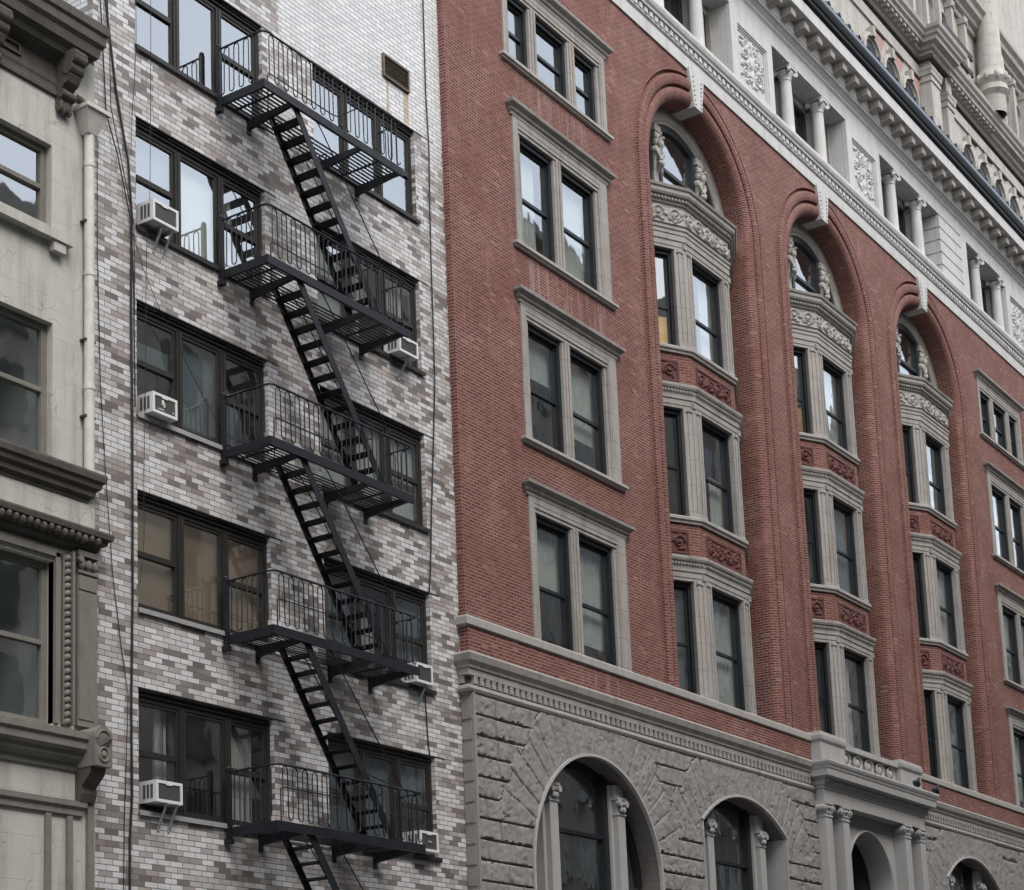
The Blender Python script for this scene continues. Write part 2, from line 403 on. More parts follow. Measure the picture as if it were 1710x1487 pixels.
mk('room',m_plain('dim_room_plaster',(.10,.105,.10),.9,0,.3,.05,.2,1.5))
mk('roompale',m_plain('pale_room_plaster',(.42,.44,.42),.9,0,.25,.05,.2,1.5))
mk('lit',m_emit('warm_lit_room_wall',(.70,.47,.22),.42))
mk('litlow',m_emit('dim_warm_lit_room_wall',(.55,.34,.14),.22))
mk('kraft',m_emit('amber_backlit_window_paper',(.27,.19,.125),.10))
mk('blind',m_plain('pale_window_blind',(.50,.51,.48),.85,0,.15,.05,.2,2.5))
mk('bluecurt',m_plain('grey_blue_drawn_curtain',(.15,.175,.195),.9,0,.5,.1,.2,2.2))
mk('curtain',m_curtain)
mk('acwhite',m_plain('white_appliance_enamel',(.62,.62,.62),.4,0,.1,.03))
mk('acgrille',m_plain('grey_condenser_fins',(.10,.098,.095),.6,.2,.25,.2,.4,60.))
mk('galv',m_plain('galvanised_steel',(.42,.42,.41),.5,.5,.25))
mk('gutter',m_plain('black_gutter_metal',(.008,.009,.011),.5,0,.4,.1,.2))
mk('cop',m_plain('pale_blue_grey_flashing',(.17,.20,.245),.6,0,.4,.1,.2))
mk('cable',m_plain('black_cable_rubber',(.012,.012,.016),.6,0,.2))
mk('pipe',m_plain('painted_beige_pipe',(.52,.505,.455),.55,0,.3,.15,.35,5.))
mk('rust',m_plain('rusty_brown_louvre_metal',(.13,.10,.07),.7,.1,.5,.2))
mk('asphalt',m_plain('asphalt',(.05,.05,.052),.9,0,.3,.3,.2,30.))
mk('walk',m_stone('sidewalk_concrete',(.25,.245,.235),(.34,.335,.325),joint=(1.5,1.5)))
mk('oppa',m_stone('opposite_brown_brick',(.10,.085,.075),(.16,.14,.125)))
mk('oppb',m_stone('opposite_buff_stone',(.22,.20,.17),(.30,.28,.25)))
mk('oppg',m_plain('opposite_dark_window',(.03,.035,.04),.12,0,.3))
mk('bird',m_plain('dark_grey_feathers',(.028,.030,.038),.6,0,.4,.2,.3,25.))

# ------------------------------------------------------------------ camera, world, sun
cam=bpy.data.cameras.new('camera'); co=bpy.data.objects.new('camera',cam); COL.objects.link(co); scn.camera=co
Cf,Ccx,Ccy=3161.061,855.0,1306.471
yw,pt,rl=R(33.328),R(10.344),R(-2.336)
fw=Vector((math.cos(yw)*math.cos(pt),math.sin(yw)*math.cos(pt),math.sin(pt)))
r0=Vector((math.sin(yw),-math.cos(yw),0)); u0=r0.cross(fw)
rt=math.cos(rl)*r0+math.sin(rl)*u0; up=-math.sin(rl)*r0+math.cos(rl)*u0
M=Matrix((rt,up,-fw)).transposed().to_4x4(); M.translation=Vector((-20.01,-19.779,-15.999)); co.matrix_world=M
cam.sensor_width=36; cam.lens=Cf/1710*36; cam.shift_x=(855-Ccx)/1710*-1; cam.shift_y=(Ccy-743.5)/1710
cam.clip_start=.1; cam.clip_end=2000
w=bpy.data.worlds.new('World'); scn.world=w; w.use_nodes=True; t=w.node_tree; t.nodes.clear()
SUN_EL,SUN_AZ=52,200      # azimuth measured clockwise from +Y
sk=t.nodes.new('ShaderNodeTexSky'); sk.sky_type='NISHITA'; sk.sun_disc=False; sk.sun_elevation=R(SUN_EL); sk.sun_rotation=R(SUN_AZ); sk.air_density=1.; sk.dust_density=4.; sk.ozone_density=1.
hs=t.nodes.new('ShaderNodeHueSaturation'); hs.inputs['Saturation'].default_value=.85; hs.inputs['Value'].default_value=3.
bg=t.nodes.new('ShaderNodeBackground'); bg.inputs[1].default_value=.15
wo=t.nodes.new('ShaderNodeOutputWorld')
tc=t.nodes.new('ShaderNodeTexCoord'); nz=t.nodes.new('ShaderNodeTexNoise'); nz.inputs['Scale'].default_value=2.2; nz.inputs['Detail'].default_value=6
rp=t.nodes.new('ShaderNodeValToRGB'); rp.color_ramp.elements[0].position=.3; rp.color_ramp.elements[0].color=(.75,.76,.78,1); rp.color_ramp.elements[1].position=.75; rp.color_ramp.elements[1].color=(1.25,1.24,1.22,1)
mu=t.nodes.new('ShaderNodeMix'); mu.data_type='RGBA'; mu.blend_type='MULTIPLY'; mu.inputs[0].default_value=1.
t.links.new(tc.outputs['Generated'],nz.inputs['Vector']); t.links.new(nz.outputs[0],rp.inputs[0])
ga=t.nodes.new('ShaderNodeGamma'); ga.inputs[1].default_value=.45; t.links.new(sk.outputs[0],ga.inputs[0]); t.links.new(ga.outputs[0],hs.inputs['Color']); t.links.new(hs.outputs[0],mu.inputs[6]); t.links.new(rp.outputs[0],mu.inputs[7]); t.links.new(mu.outputs[2],bg.inputs[0]); t.links.new(bg.outputs[0],wo.inputs[0])
sl=bpy.data.lights.new('sun','SUN'); sl.energy=.75; sl.angle=R(22); sl.color=(1.,.975,.95)
so=bpy.data.objects.new('sun',sl); COL.objects.link(so)
sd=Vector((math.sin(R(SUN_AZ))*math.cos(R(SUN_EL)),math.cos(R(SUN_AZ))*math.cos(R(SUN_EL)),math.sin(R(SUN_EL))))
so.rotation_euler=sd.to_track_quat('Z','Y').to_euler(); so.location=(0,-40,40)
scn.view_settings.view_transform='Standard'; scn.view_settings.look='None'; scn.view_settings.exposure=1.22; scn.view_settings.gamma=1.
scn.cycles.max_bounces=6; scn.cycles.transparent_max_bounces=10; scn.cycles.diffuse_bounces=3
# ================================================================== PALE BRICK BUILDING
wb=root('white_brick_building','five storey building of mottled white, tan and brown glazed brick behind the fire escape','building',(3.8,0,GZ))
C1,C2,WW,WH=0.0,4.46,3.08,1.859
holes=[]
for k in range(-1,5):
    for x in (C1,C2): holes.append((x,x+WW,-3.1*k-WH,-3.1*k))
m=MB().wall(-.92,8.468,GZ,7.3,0,holes,.16)
m.quad((-.92,0,GZ),(-.92,0,7.3),(-.92,12,7.3),(-.92,12,GZ)); m.quad((8.468,0,7.3),(8.468,0,GZ),(8.468,12,GZ),(8.468,12,7.3))
P('wall',m,MAT['glazed'],wb)
P('roof',MB().box(-.92,8.468,.0,12,7.3,7.45),MAT['metalsill'],wb)
for x0,x1,z0,z1 in holes: P('steel_lintel',MB().box(x0-.02,x1+.30,-.006,.05,z1-.001,z1+.022),MAT['bronze'],wb)
def white_window(x,zt,kind):
    zb=zt-WH; f=MB(); y0,y1=.09,.17
    f.box(x,x+WW,y0,y1,zt-.16,zt); f.box(x,x+WW,y0-.02,y1,zb,zb+.07)
    f.box(x,x+.07,y0,y1,zb+.07,zt-.16); f.box(x+WW-.07,x+WW,y0,y1,zb+.07,zt-.16)
    f.box(x+.03,x+WW-.03,y0-.035,y0,zt-.085,zt-.06)
    l=[(x+.07,x+.96),(x+1.09,x+1.99),(x+2.12,x+WW-.07)]
    for a in (x+.96,x+1.99):
        f.box(a,a+.13,y0-.02,y1,zb+.07,zt-.16); f.box(a+.05,a+.08,y0-.035,y0-.02,zb+.07,zt-.16)
    for i,(a,b) in enumerate(l):
        f.box(a,b,y0+.015,y1,zt-.215,zt-.16); f.box(a,b,y0+.015,y1,zb+.07,zb+.12)
        f.box(a,a+.035,y0+.015,y1,zb+.12,zt-.215); f.box(b-.05,b,y0+.015,y1,zb+.12,zt-.215)
        if i!=1: zm=zb+.90; f.box(a+.035,b-.05,y0-.005,y1,zm-.04,zm+.045)
    wn=P('window',f,MAT['bronze'],wb)
    for i,(a,b) in enumerate(l):
        P('pane',MB().quad((a,.13,zb+.07),(b,.13,zb+.07),(b,.13,zt-.16),(a,.13,zt-.16)),MAT['glass'],wn)
    P('window_sill',MB().box(x-.02,x+WW+.06,-.055,.12,zb-.035,zb).box(x-.02,x+WW+.06,-.055,-.04,zb-.075,zb-.035),MAT['metalsill' if kind in ('a','c','d') else 'bronze'],wn)
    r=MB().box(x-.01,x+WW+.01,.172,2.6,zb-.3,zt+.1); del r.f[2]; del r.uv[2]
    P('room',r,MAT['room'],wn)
    def bl(i,z0,z1,mat,y=.24,xa=0.,xb=1.,nm='blind'):
        a,b=l[i]; w=b-a; P(nm,MB().box(a+w*xa-.02,a+w*xb+.02,y,y+.02,z0,z1),MAT[mat],wn)
    zm=zb+.9
    def drape(i,xa,xb,z0,z1):
        a,b=l[i]; w=b-a; n=26; v=[]; 
        for j in range(n+1):
            u=a+w*(xa+(xb-xa)*j/n); yy=.30+.035*math.sin(j*1.7)+.015*math.sin(j*3.1)
            v+=[(u,yy,z0),(u+.02*math.sin(j*2.),yy,z1),(u,yy+.012,z0),(u+.02*math.sin(j*2.),yy+.012,z1)]
        ff=[]
        for j in range(n): q=4*j; ff+=[(q,q+4,q+5,q+1),(q+2,q+3,q+7,q+6)]
        P('curtain',MB().add(v,ff),MAT['curtain'],wn,smooth=True)
    if kind=='sky': pass
    if kind=='b': bl(1,zb+.05,zt,'blind'); bl(0,zm,zt,'bluecurt'); drape(2,.0,.45,zb,zt)
    if kind=='a': bl(1,zb+.05,zt,'bluecurt'); bl(0,zm+.02,zm+.42,'bluecurt'); bl(2,zb,zt-.5,'bluecurt',.5,.1,.9)
    if kind=='c':
        for i in range(3): bl(i,zb+.02,zt,'kraft')
    if kind=='d':
        drape(0,.62,.9,zb,zt); drape(2,.22,.8,zb,zt-.05)
    if kind=='e':
        for i in range(3): bl(i,zb+(.02,.3,.05)[i],zt,'blind')
    if kind=='f': bl(0,zb,zt,'blind'); drape(1,0,.5,zb,zt); drape(2,.1,.85,zb,zt); bl(1,zm,zt,'blind',.4)
    if kind=='g': bl(0,zb+.5,zt,'bluecurt'); bl(1,zb+.3,zt,'blind',.5); bl(2,zb+.55,zt,'bluecurt')
    if kind=='h':
        for i in range(3): bl(i,zb+(.1,.25,.72)[i],zt,'bluecurt')
for k,a,b in ((-1,'sky','sky'),(0,'b','f'),(1,'a','e'),(2,'c','g'),(3,'d','h'),(4,'a','e')):
    white_window(C1,-3.1*k,a); white_window(C2,-3.1*k,b)
# vent grille
g=T('vent_grille',MB().box(6.56,6.60,-.05,.02,3.82,4.29).box(7.35,7.39,-.05,.02,3.82,4.29).box(6.60,7.35,-.05,.02,4.25,4.29).box(6.60,7.35,-.05,.02,3.82,3.86),MAT['rust'],'rusty louvred vent grille in the plain white brick above the upper windows','vent')
m=MB()
for i in range(5):
    z=3.90+.072*i; m.add([(6.60,-.045,z),(7.35,-.045,z),(7.35,-.0,z+.045),(6.60,-.0,z+.045),(6.60,-.04,z-.012),(7.35,-.04,z-.012),(7.35,.005,z+.033),(6.60,.005,z+.033)],[(0,1,2,3),(4,7,6,5),(0,4,5,1),(2,6,7,3)])
P('louvre',m,MAT['rust'],g); P('backing',MB().box(6.60,7.35,.008,.02,3.86,4.25),MAT['cable'],g)

# ================================================================== FIRE ESCAPE
fe=root('fire_escape','black iron fire escape with railed balconies and steep stairs zigzagging down the pale brick front','fire escape',(3.8,-.5,GZ))
XL,XR,YO=1.90,5.72,-1.055
def channel(m,a,b,h=.145,fl=.05,inn=(0,1)):
    # steel channel: web outside, two flanges inwards; a,b on the outer top edge line (x,y,z)
    (x0,y0,z),(x1,y1,_)=a,b; d=Vector((x1-x0,y1-y0,0)).normalized(); n=Vector((inn[0],inn[1],0))
    for (o0,o1,z0,z1) in ((0,.012,-h,0),(.012,fl,-h,-h+.012),(.012,fl,-.012,0)):
        v=[]
        for p in ((x0,y0),(x1,y1)):
            for o in (o0,o1):
                for zz in (z0,z1): v.append((p[0]+n.x*o,p[1]+n.y*o,z+zz))
        m.add(v,[(0,1,3,2),(4,6,7,5),(0,4,5,1),(2,3,7,6),(0,2,6,4),(1,5,7,3)])
def fe_level(z):
    m=MB(); B1,B2,YM=2.70,4.55,-.47
    channel(m,(XL,YO,z),(XR,YO,z)); channel(m,(XL,-.02,z),(XL,YO+.012,z),inn=(1,0)); channel(m,(XR,YO+.012,z),(XR,-.02,z),.1,.04,(-1,0))
    for x in (B1,B2,XR-.06):   # cross brackets, deeper at the wall
        v=[(x-.03,-.0,z-.03),(x-.03,YO+.02,z-.03),(x-.03,YO+.02,z-.10),(x-.03,-.06,z-.20),(x-.03,.0,z-.24)]
        v+=[(p[0]+.06,p[1],p[2]) for p in v]
        m.add(v,[(0,1,2,3,4),(9,8,7,6,5),(0,5,6,1),(1,6,7,2),(2,7,8,3),(3,8,9,4),(4,9,5,0)])
        m.box(x-.05,x+.05,-.02,.0,z-.30,z-.0)
    for x in (B1-.4,B2+.6): m.box(x-.02,x+.02,YO+.05,-.03,z-.055,z-.032)
    n=12
    for i in range(n):
        y=YO+.07+(abs(YO)-.11)*i/(n-1)
        segs=[(XL+.02,B1),(B2,XR-.02)] if y<YM else [(XL+.02,XR-.02)]
        for a,b in segs: m.box(a,b,y-.017,y+.017,z-.032,z-.020)
    p=P('platform',m,MAT['iron'],fe)
    # railing with hairpin balusters
    r=MB(); zr=z+.885; zt=zr-.03; zbm=z+.03
    r.tube([(XL,-.03,zr),(XL,YO+.12,zr),(XL+.02,YO+.035,zr),(XL+.10,YO,zr),(XR-.10,YO,zr)],.018,8)
    r.tube([(XR-.10,YO,zr),(XR-.05,YO+.02,zr),(XR-.03,YO+.1,zr),(XR-.03,-.45,zr)],.014,6)
    r.box(XL-.035,XL+.035,-.10,-.03,z-.20,zr+.03); r.blob((XL,-.065,zr+.05),(.045,.045,.045)); r.box(XL-.05,XL+.05,-.12,-.0,z-.26,z-.18)
    def serp(p0,d,L,sp,lean):
        nb=max(2,int(L/sp)); sp=L/nb; pts=[]; up=True
        pts.append((p0[0],p0[1],zbm+.06))
        for i in range(nb):
            u=i*sp; q=lambda t,zz:(p0[0]+d[0]*t,p0[1]+d[1]*t,zz)
            rr=sp/2
            if up:
                pts.append(q(u,zt-rr)); 
                for a in range(1,6): an=math.pi*a/6; pts.append(q(u+rr-rr*math.cos(an),zt-rr+rr*math.sin(an)*1.15))
                pts.append(q(u+sp,zt-rr))
            else:
                pts.append(q(u+lean,zbm+rr))
                for a in range(1,6): an=math.pi*a/6; pts.append(q(u+lean+(rr-lean/2)*(1-math.cos(an)),zbm+rr-rr*math.sin(an)))
                pts.append(q(u+sp,zbm+rr))
            up=not up
        r.tube(pts,.0105,5)
    serp((XL+.13,YO),(1,0),XR-XL-.23,.117,.012); serp((XL,YO+.12),(0,1),.86,.105,.01); serp((XR-.03,YO+.12),(0,1),.50,.11,.01)
    # guard round the stair well
    r.tube([(B1-.02,-.46,z),(B1-.02,-.46,z+.66),(B1+.02,-.46,z+.70),(B2-.12,-.46,z+.70),(B2-.02,-.50,z+.70),(B2,-.56,z+.70),(B2,YO+.02,z+.72)],.012,6)
    r.tube([(XR-.03,-.45,zr),(XR-.03,-.45,z)],.012,6)
    r.tube([(4.95,-.10,z+.70),(6.35,-.03,z+.70)],.012,6) if abs(z+8.12)<.1 or abs(z+11.22)<.1 else None
    P('railing',r,MAT['iron'],fe,smooth=True)
    # stair down to the next balcony
    s=MB(); a=Vector((B1+.02,0,z-.05)); b=Vector((B1+2.19,0,z-3.09))
    for y in (-.985,-.45):
        s.beam((a.x,y,a.z),(b.x,y,b.z),.016,.15); s.beam((a.x,y+(.022 if y<-.7 else -.022),a.z+.05),(b.x,y+(.022 if y<-.7 else -.022),b.z+.05),.04,.012)
        s.box(b.x-.05,b.x+.12,y-.03,y+.03,b.z-.03,b.z+.015); s.box(a.x-.06,a.x+.03,y-.012,y+.012,z-.16,z-.03)
    st=P('stair',s,MAT['iron'],fe)
    for i in range(1,13):
        q=a.lerp(b,i/13.); t=MB()
        for o in (-.095,-.045,.005,.055): t.box(q.x+o-.018,q.x+o+.018,-.975,-.46,q.z-.012,q.z+.0)
        t.box(q.x+.080,q.x+.092,-.975,-.46,q.z-.024,q.z+.006); t.box(q.x-.10,q.x+.09,-.972,-.955,q.z-.035,q.z-.012); t.box(q.x-.10,q.x+.09,-.48,-.463,q.z-.035,q.z-.012)
        P('tread',t,MAT['iron'],st)
    for y in (-1.0,-.44):
        h=MB(); h.tube([(B1+.06,y,z-.13),(B1+.55,y,z-.12),(B1+.66,y,z-.16),(B1+.78,y,z-.28),(b.x+.28,y,b.z+.92),(b.x+.27,y,b.z+.89),(b.x-.62,y,b.z+1.02)],.011,6)
        mid=a.lerp(b,.48); h.tube([(mid.x,y,mid.z),(mid.x+.36,y,mid.z+.38)],.007,5)
        P('handrail',h,MAT['iron'],st,smooth=True)
for k in range(-1,4): fe_level(-1.92-3.1*k)

# ================================================================== WINDOW AIR CONDITIONERS
def ac(x0,x1,z0,z1,y,label,arms=2,dark=False,tag=False):
    o=root('window_air_conditioner',label,'air conditioner',((x0+x1)/2,y/2,z0),'air conditioners in the pale building windows')
    c=MB(); yb=.2
    c.box(x0,x1,y+.03,yb,z0,z0+.02); c.box(x0,x1,y+.03,yb,z1-.02,z1); c.box(x0,x0+.02,y+.03,yb,z0+.02,z1-.02); c.box(x1-.02,x1,y+.03,yb,z0+.02,z1-.02); c.box(x0+.02,x1-.02,yb-.02,yb,z0+.02,z1-.02)
    t=.045
    c.box(x0,x1,y,y+.03,z0,z0+t); c.box(x0,x1,y,y+.03,z1-t,z1); c.box(x0,x0+t,y,y+.03,z0+t,z1-t); c.box(x1-t,x1,y,y+.03,z0+t,z1-t)
    c.box(x0+.2,x0+.33,y-.006,y,z1-t-.02,z1-t*.4)
    P('case',c,MAT['acwhite'],o)
    g=MB().box(x0+t,x1-t,y+.016,y+.03,z0+t,z1-t)
    n=22
    for i in range(n): q=x0+t+(x1-x0-2*t)*(i+.5)/n; g.box(q-.003,q+.003,y+.008,y+.016,z0+t,z1-t)
    P('condenser_grille',g,MAT['acgrille'],o)
    v=MB()
    for i in range(3): v.box(x0-.004,x0,y+.07+.075*i,y+.12+.075*i,z0+.06,z1-.06) if y+.12+.075*i<.1 else None
    if v.f: P('side_vent',v,MAT['acgrille'],o)
    if tag:
        P('sticker',MB().box(x0+.2,x0+.25,y+.002,y+.007,z1-.17,z1-.09).box(x0+.24,x0+.27,y+.002,y+.007,z1-.2,z1-.13).box(x0+.12,x0+.25,y+.002,y+.007,z0+.075,z0+.09).box(x1-.11,x1-.08,y+.002,y+.007,z0+.08,z0+.1),MAT['curtain'],o)
    if dark: P('badge',MB().box(x0+.23,x0+.34,y+.001,y+.007,(z0+z1)/2-.02,(z0+z1)/2+.015),MAT['galv'],o)
    ax=[x0+.25,x0+.47] if arms==2 else [x0+.33]
    for q in ax[:arms]:
        P('support_arm',MB().beam((q,y+.03,z0-.005),(q,-.012,z0-.36),.035,.02).box(q-.02,q+.02,-.02,-.002,z0-.40,z0-.33).box(q-.018,q+.018,y-.02,.02,z0-.02,z0-.003),MAT['galv'],o)
ac(.12,.69,-1.77,-1.42,-.25,'white air conditioner on two struts in the second left window from the top',2)
ac(.12,.66,-4.94,-4.61,-.22,'white air conditioner without struts in the left window, white scribbles on its grille',0,False,True)
ac(.14,.70,-11.03,-10.70,-.22,'white air conditioner on two struts in the lowest left window with white curtains',2)
ac(6.45,7.03,-1.85,-1.53,-.30,'white air conditioner on one strut under the right end of the second balcony',1)
ac(6.72,7.22,-8.05,-7.69,-.25,'dirty grey air conditioner behind the right end of the fourth balcony railing',1)
ac(6.68,7.22,-11.12,-10.76,-.25,'pale air conditioner with a small badge at the right end of the lowest balcony',0,True)

# ================================================================== CABLES
def cab(pts,label,r=.011,y=-.03,grp='cables hanging down the pale brick front'):
    T('cable',MB().tube([(x,y-.012*math.sin(i*1.9),z) for i,(x,z) in enumerate(pts)],r,6),MAT['cable'],label,'cable',grp,True)
cab([(-.75,2.2),(-.65,1.37),(-.56,.96),(-.45,.24),(-.21,-.87),(-.12,-1.75),(-.14,-3.15),(-.14,-5.11),(-.14,-6.83),(-.13,-7.95),(-.18,-9.62),(-.18,-10.98),(-.21,-11.6),(-.22,-12.6)],'thickest black cable running straight down beside the left windows',.019)
cab([(-.86,2.2),(-.8,1.3),(-.75,.81),(-.68,-.27),(-.45,-.9),(-.16,-1.87),(-.1,-2.94),(-.1,-4.9)],'black cable slanting from the dark cornice into the thick cable',.011,-.05)
cab([(-.70,2.),(-.65,1.07),(-.6,-.14),(-.4,-.86),(-.13,-1.91),(-.11,-3.4)],'second slanting thin cable close above the rainwater hopper',.008,-.07)
cab([(-.87,-.4),(-.87,-.96),(-.85,-2.63),(-.79,-4.73),(-.7,-6.22),(-.55,-7.67),(-.37,-8.74),(-.25,-9.45),(-.29,-10.45),(-.32,-11.44),(-.35,-12.6)],'thin cable sagging down right beside the beige drainpipe',.007)
cab([(-.02,3.),(-.02,1.38),(-.04,.64),(-.1,-.01),(-.15,-.75)],'short thin wire at the upper left corner of the second left window',.005)
cab([(.28,3.2),(.28,1.74),(.28,.06),(.25,-1.29),(.15,-2.25),(.11,-5.03),(.09,-6.01),(.07,-6.97),(-.02,-7.69)],'thin wire hanging across the left panes of the left windows',.005,-.06)
cab([(-.12,-2.),(.11,-2.56),(.4,-2.96),(.57,-3.2),(2.,-4.9)],'thin wire slanting right below the topmost left air conditioner',.005)
cab([(7.94,7.2),(7.94,6.1),(7.96,5.22),(7.95,4.03),(7.97,2.89),(7.95,1.87),(7.94,.62),(7.91,-.99),(7.9,-1.97),(7.8,-3.32),(7.66,-4.54),(7.56,-5.61),(7.51,-6.2)],'long black cable down the right edge of the pale brick front',.014)
cab([(7.26,-7.6),(7.27,-7.95),(7.28,-8.39),(7.32,-9.06),(7.34,-9.35)],'short dark cable below the fourth right window',.012)

# ================================================================== BEIGE BUILDING AT LEFT
bb=root('beige_stucco_building','old beige stucco house with dark carved cornices at the left edge','building',(-6,0,GZ))
YB=-.05
bh=[(-3.0,-1.80,-2.66,-1.30),(-3.0,-1.77,-6.20,-4.12),(-3.2,-1.74,-10.15,-7.75)]
m=MB().wall(-12,-.93,GZ,.4,YB,bh,.22); m.quad((-.93,YB,GZ),(-.93,.0,GZ),(-.93,.0,.4),(-.93,YB,.4))
P('wall',m,MAT['stucco'],bb); P('roof',MB().box(-12,-.93,-.04,10,.4,.6),MAT['darkstone'],bb)
for x0,x1,z0,z1 in bh:
    f=MB().box(x1-.11,x1,.07,.17,z0,z1).box(x0,x1-.11,.07,.17,z1-.1,z1).box(x0,x1-.11,.07,.17,z0,z0+.09).box(x0,x1-.11,.06,.16,(z0+z1)/2-.03,(z0+z1)/2+.04)
    wn=P('window',f,MAT['brownstone'],bb); P('pane',MB().quad((x0,.12,z0),(x1,.12,z0),(x1,.12,z1),(x0,.12,z1)),MAT['glass'],wn)
    r=MB().box(x0,x1,.172,2.,z0,z1); del r.f[2]; del r.uv[2]; P('room',r,MAT['roompale' if z1<-4 else 'room'],wn)
P('window_sill',MB().box(-3.2,-1.50,-.20,YB+.002,-2.86,-2.70).box(-1.85,-1.62,-.17,YB,-3.02,-2.86),MAT['stucco'],bb)
def prof_cornice(z,o,h,st=5):
    return [(-.02,z),(.02,z),(.03,z+.1*h),(.4*o,z+.2*h),(.45*o,z+.38*h),(.7*o,z+.48*h),(.78*o,z+.66*h),(.95*o,z+.72*h),(o,z+.92*h),(o*.97,z+h),(-.02,z+h)]
pr1=[(-.02,-.50),(.07,-.48),(.07,-.41),(.03,-.38),(.03,-.32),(.05,-.28),(.05,-.2),(.02,-.18),(.02,.02),(.06,.05),(.16,.10),(.34,.14),(.40,.22),(.54,.28),(.58,.42),(.66,.48),(.66,.62),(.72,.66),(.72,.80),(-.02,.82)]
P('cornice',MB().sweep([(-12,YB),(-1.52,YB),(-1.52,.3)],[(o*.64,z) for o,z in pr1]),MAT['darkstone'],bb)
for bx in (-1.74,-3.2,-4.7):
    br=MB()
    pf=[(0,-.66),(.07,-.74),(.13,-.70),(.12,-.60),(.17,-.50),(.13,-.42),(.20,-.34),(.30,-.30),(.36,-.20),(.34,-.10),(.42,-.04),(.50,.02),(.52,.12),(.46,.18),(0,.18)]
    pf=[(o*.86,z) for o,z in pf]; v=[(bx,YB-o,z) for o,z in pf]+[(bx+.24,YB-o,z) for o,z in pf]; n=len(pf)
    br.add(v,[tuple(range(n)),tuple(range(2*n-1,n-1,-1))]+[(i,i+n,(i+1)%n+n,(i+1)%n) for i in range(n)])
    for i in range(4): br.blob((bx+.03+.06*i,YB-.08,-.62-.03*(i%2)),(.035,.06,.11))
    br.cyl((bx+.12,YB-.26,-.08),(1,0,0),.11,.27,18); br.cyl((bx+.12,YB-.13,-.46),(1,0,0),.07,.27,14); br.blob((bx+.12,YB-.34,.10),(.1,.09,.06)).cyl((bx+.12,YB-.34,.06),(1,0,0),.10,.26,18)
    P('frieze_panel',MB().box(bx-.75,bx-.70,YB-.05,YB,-.16,.02).box(bx-1.15,bx-1.10,YB-.05,YB,-.16,.02).box(bx-1.10,bx-.75,YB-.05,YB,-.02,.02).box(bx-1.10,bx-.75,YB-.05,YB,-.16,-.12),MAT['darkstone'],bb)
    P('cornice_bracket',br,MAT['darkstone'],bb)
# upper string course, frieze and carved lintel course
m=MB().sweep([(-12,YB),(-1.10,YB),(-1.10,.0)],prof_cornice(-6.70,.22,.42))
for i in range(34): x=-12+.33*i; m.blob((x+.2*rnd.random(),YB-.19,-6.29),(.10+.1*rnd.random(),.03,.012+.012*rnd.random()),6,4)
P('string_course',m,MAT['darkstone'],bb)
m=MB().sweep([(-12,YB),(-1.06,YB),(-1.06,.0)],prof_cornice(-7.52,.27,.34))
for i in range(80):
    x=-1.08-.13*i; m.blob((x,YB-.19,-7.34+.012*math.sin(i*2.1)),(.055,.09,.075),8,6)
P('carved_course',m,MAT['darkstone'],bb)
pl=MB().box(-1.34,-.95,YB-.07,YB,-10.1,-7.80).box(-1.32,-.97,YB-.085,YB-.07,-8.07,-7.86); pl.box(-1.32,-1.02,YB-.082,YB-.07,-10.0,-8.10)
pl.box(-1.36,-.93,YB-.13,YB,-7.58,-7.50); pl.box(-1.34,-.95,YB-.1,YB,-7.83,-7.79)
for i in range(3): pl.blob((-1.27+.13*i,YB-.09,-7.69),(.06,.05,.08),8,6)
pl.cyl((-1.32,YB-.1,-7.63),(0,1,0),.05,.08,12); pl.cyl((-.97,YB-.1,-7.63),(0,1,0),.05,.08,12)
P('pilaster',pl,MAT['brownstone'],bb)
sm=MB().box(-1.47,-1.43,YB-.12,YB,-10.12,-7.55).box(-1.74,-1.66,YB-.06,YB+.1,-10.12,-7.62).box(-1.60,-1.58,YB-.06,YB,-10.12,-7.6).box(-3.3,-1.66,YB-.06,YB,-7.68,-7.58)
P('window_surround',sm,MAT['brownstone'],bb)
rp_=MB()
for i in range(24): rp_.blob((-1.53,YB-.05,-7.66-.105*i),(.05,.065,.062),10,6,Matrix.Rotation(.55,3,'Y'))
P('rope_molding',rp_,MAT['brownstone'],bb,smooth=True)
P('ledge',MB().sweep([(-12,YB),(-1.36,YB),(-1.36,.0)],[(-.02,-10.78),(.04,-10.76),(.06,-10.66),(.16,-10.60),(.18,-10.52),(.26,-10.48),(.26,-10.38),(.30,-10.34),(.30,-10.24),(-.02,-10.20)]),MAT['brownstone'],bb)
cs=MB().box(-1.33,-1.0,YB-.42,.0,-10.72,-10.30); cs.cyl((-1.165,YB-.21,-10.30),(0,1,0),.165,.42,24)
cs.tube([(-1.165+.09*math.cos(a),YB-.425,-10.55+.10*math.sin(a)) for a in np.linspace(0,2*math.pi,17)[:-1]],.018,6,True); cs.blob((-1.165,YB-.42,-10.55),(.045,.03,.05))
cs.tube([(-1.165+.12*math.cos(a),YB-.425,-10.32+.12*math.sin(a)) for a in np.linspace(0,math.pi,12)],.016,6)
P('console_block',cs,MAT['brownstone'],bb)
pf=[(0,-11.22),(.10,-11.20),(.14,-11.08),(.13,-10.98),(.22,-10.90),(.30,-10.82),(.32,-10.72),(0,-10.72)]; n=len(pf)
v=[(-1.32,YB-o,z) for o,z in pf]+[(-1.03,YB-o,z) for o,z in pf]
P('console_bracket',MB().add(v,[tuple(range(n)),tuple(range(2*n-1,n-1,-1))]+[(i,i+n,(i+1)%n+n,(i+1)%n) for i in range(n)]),MAT['darkstone'],bb)
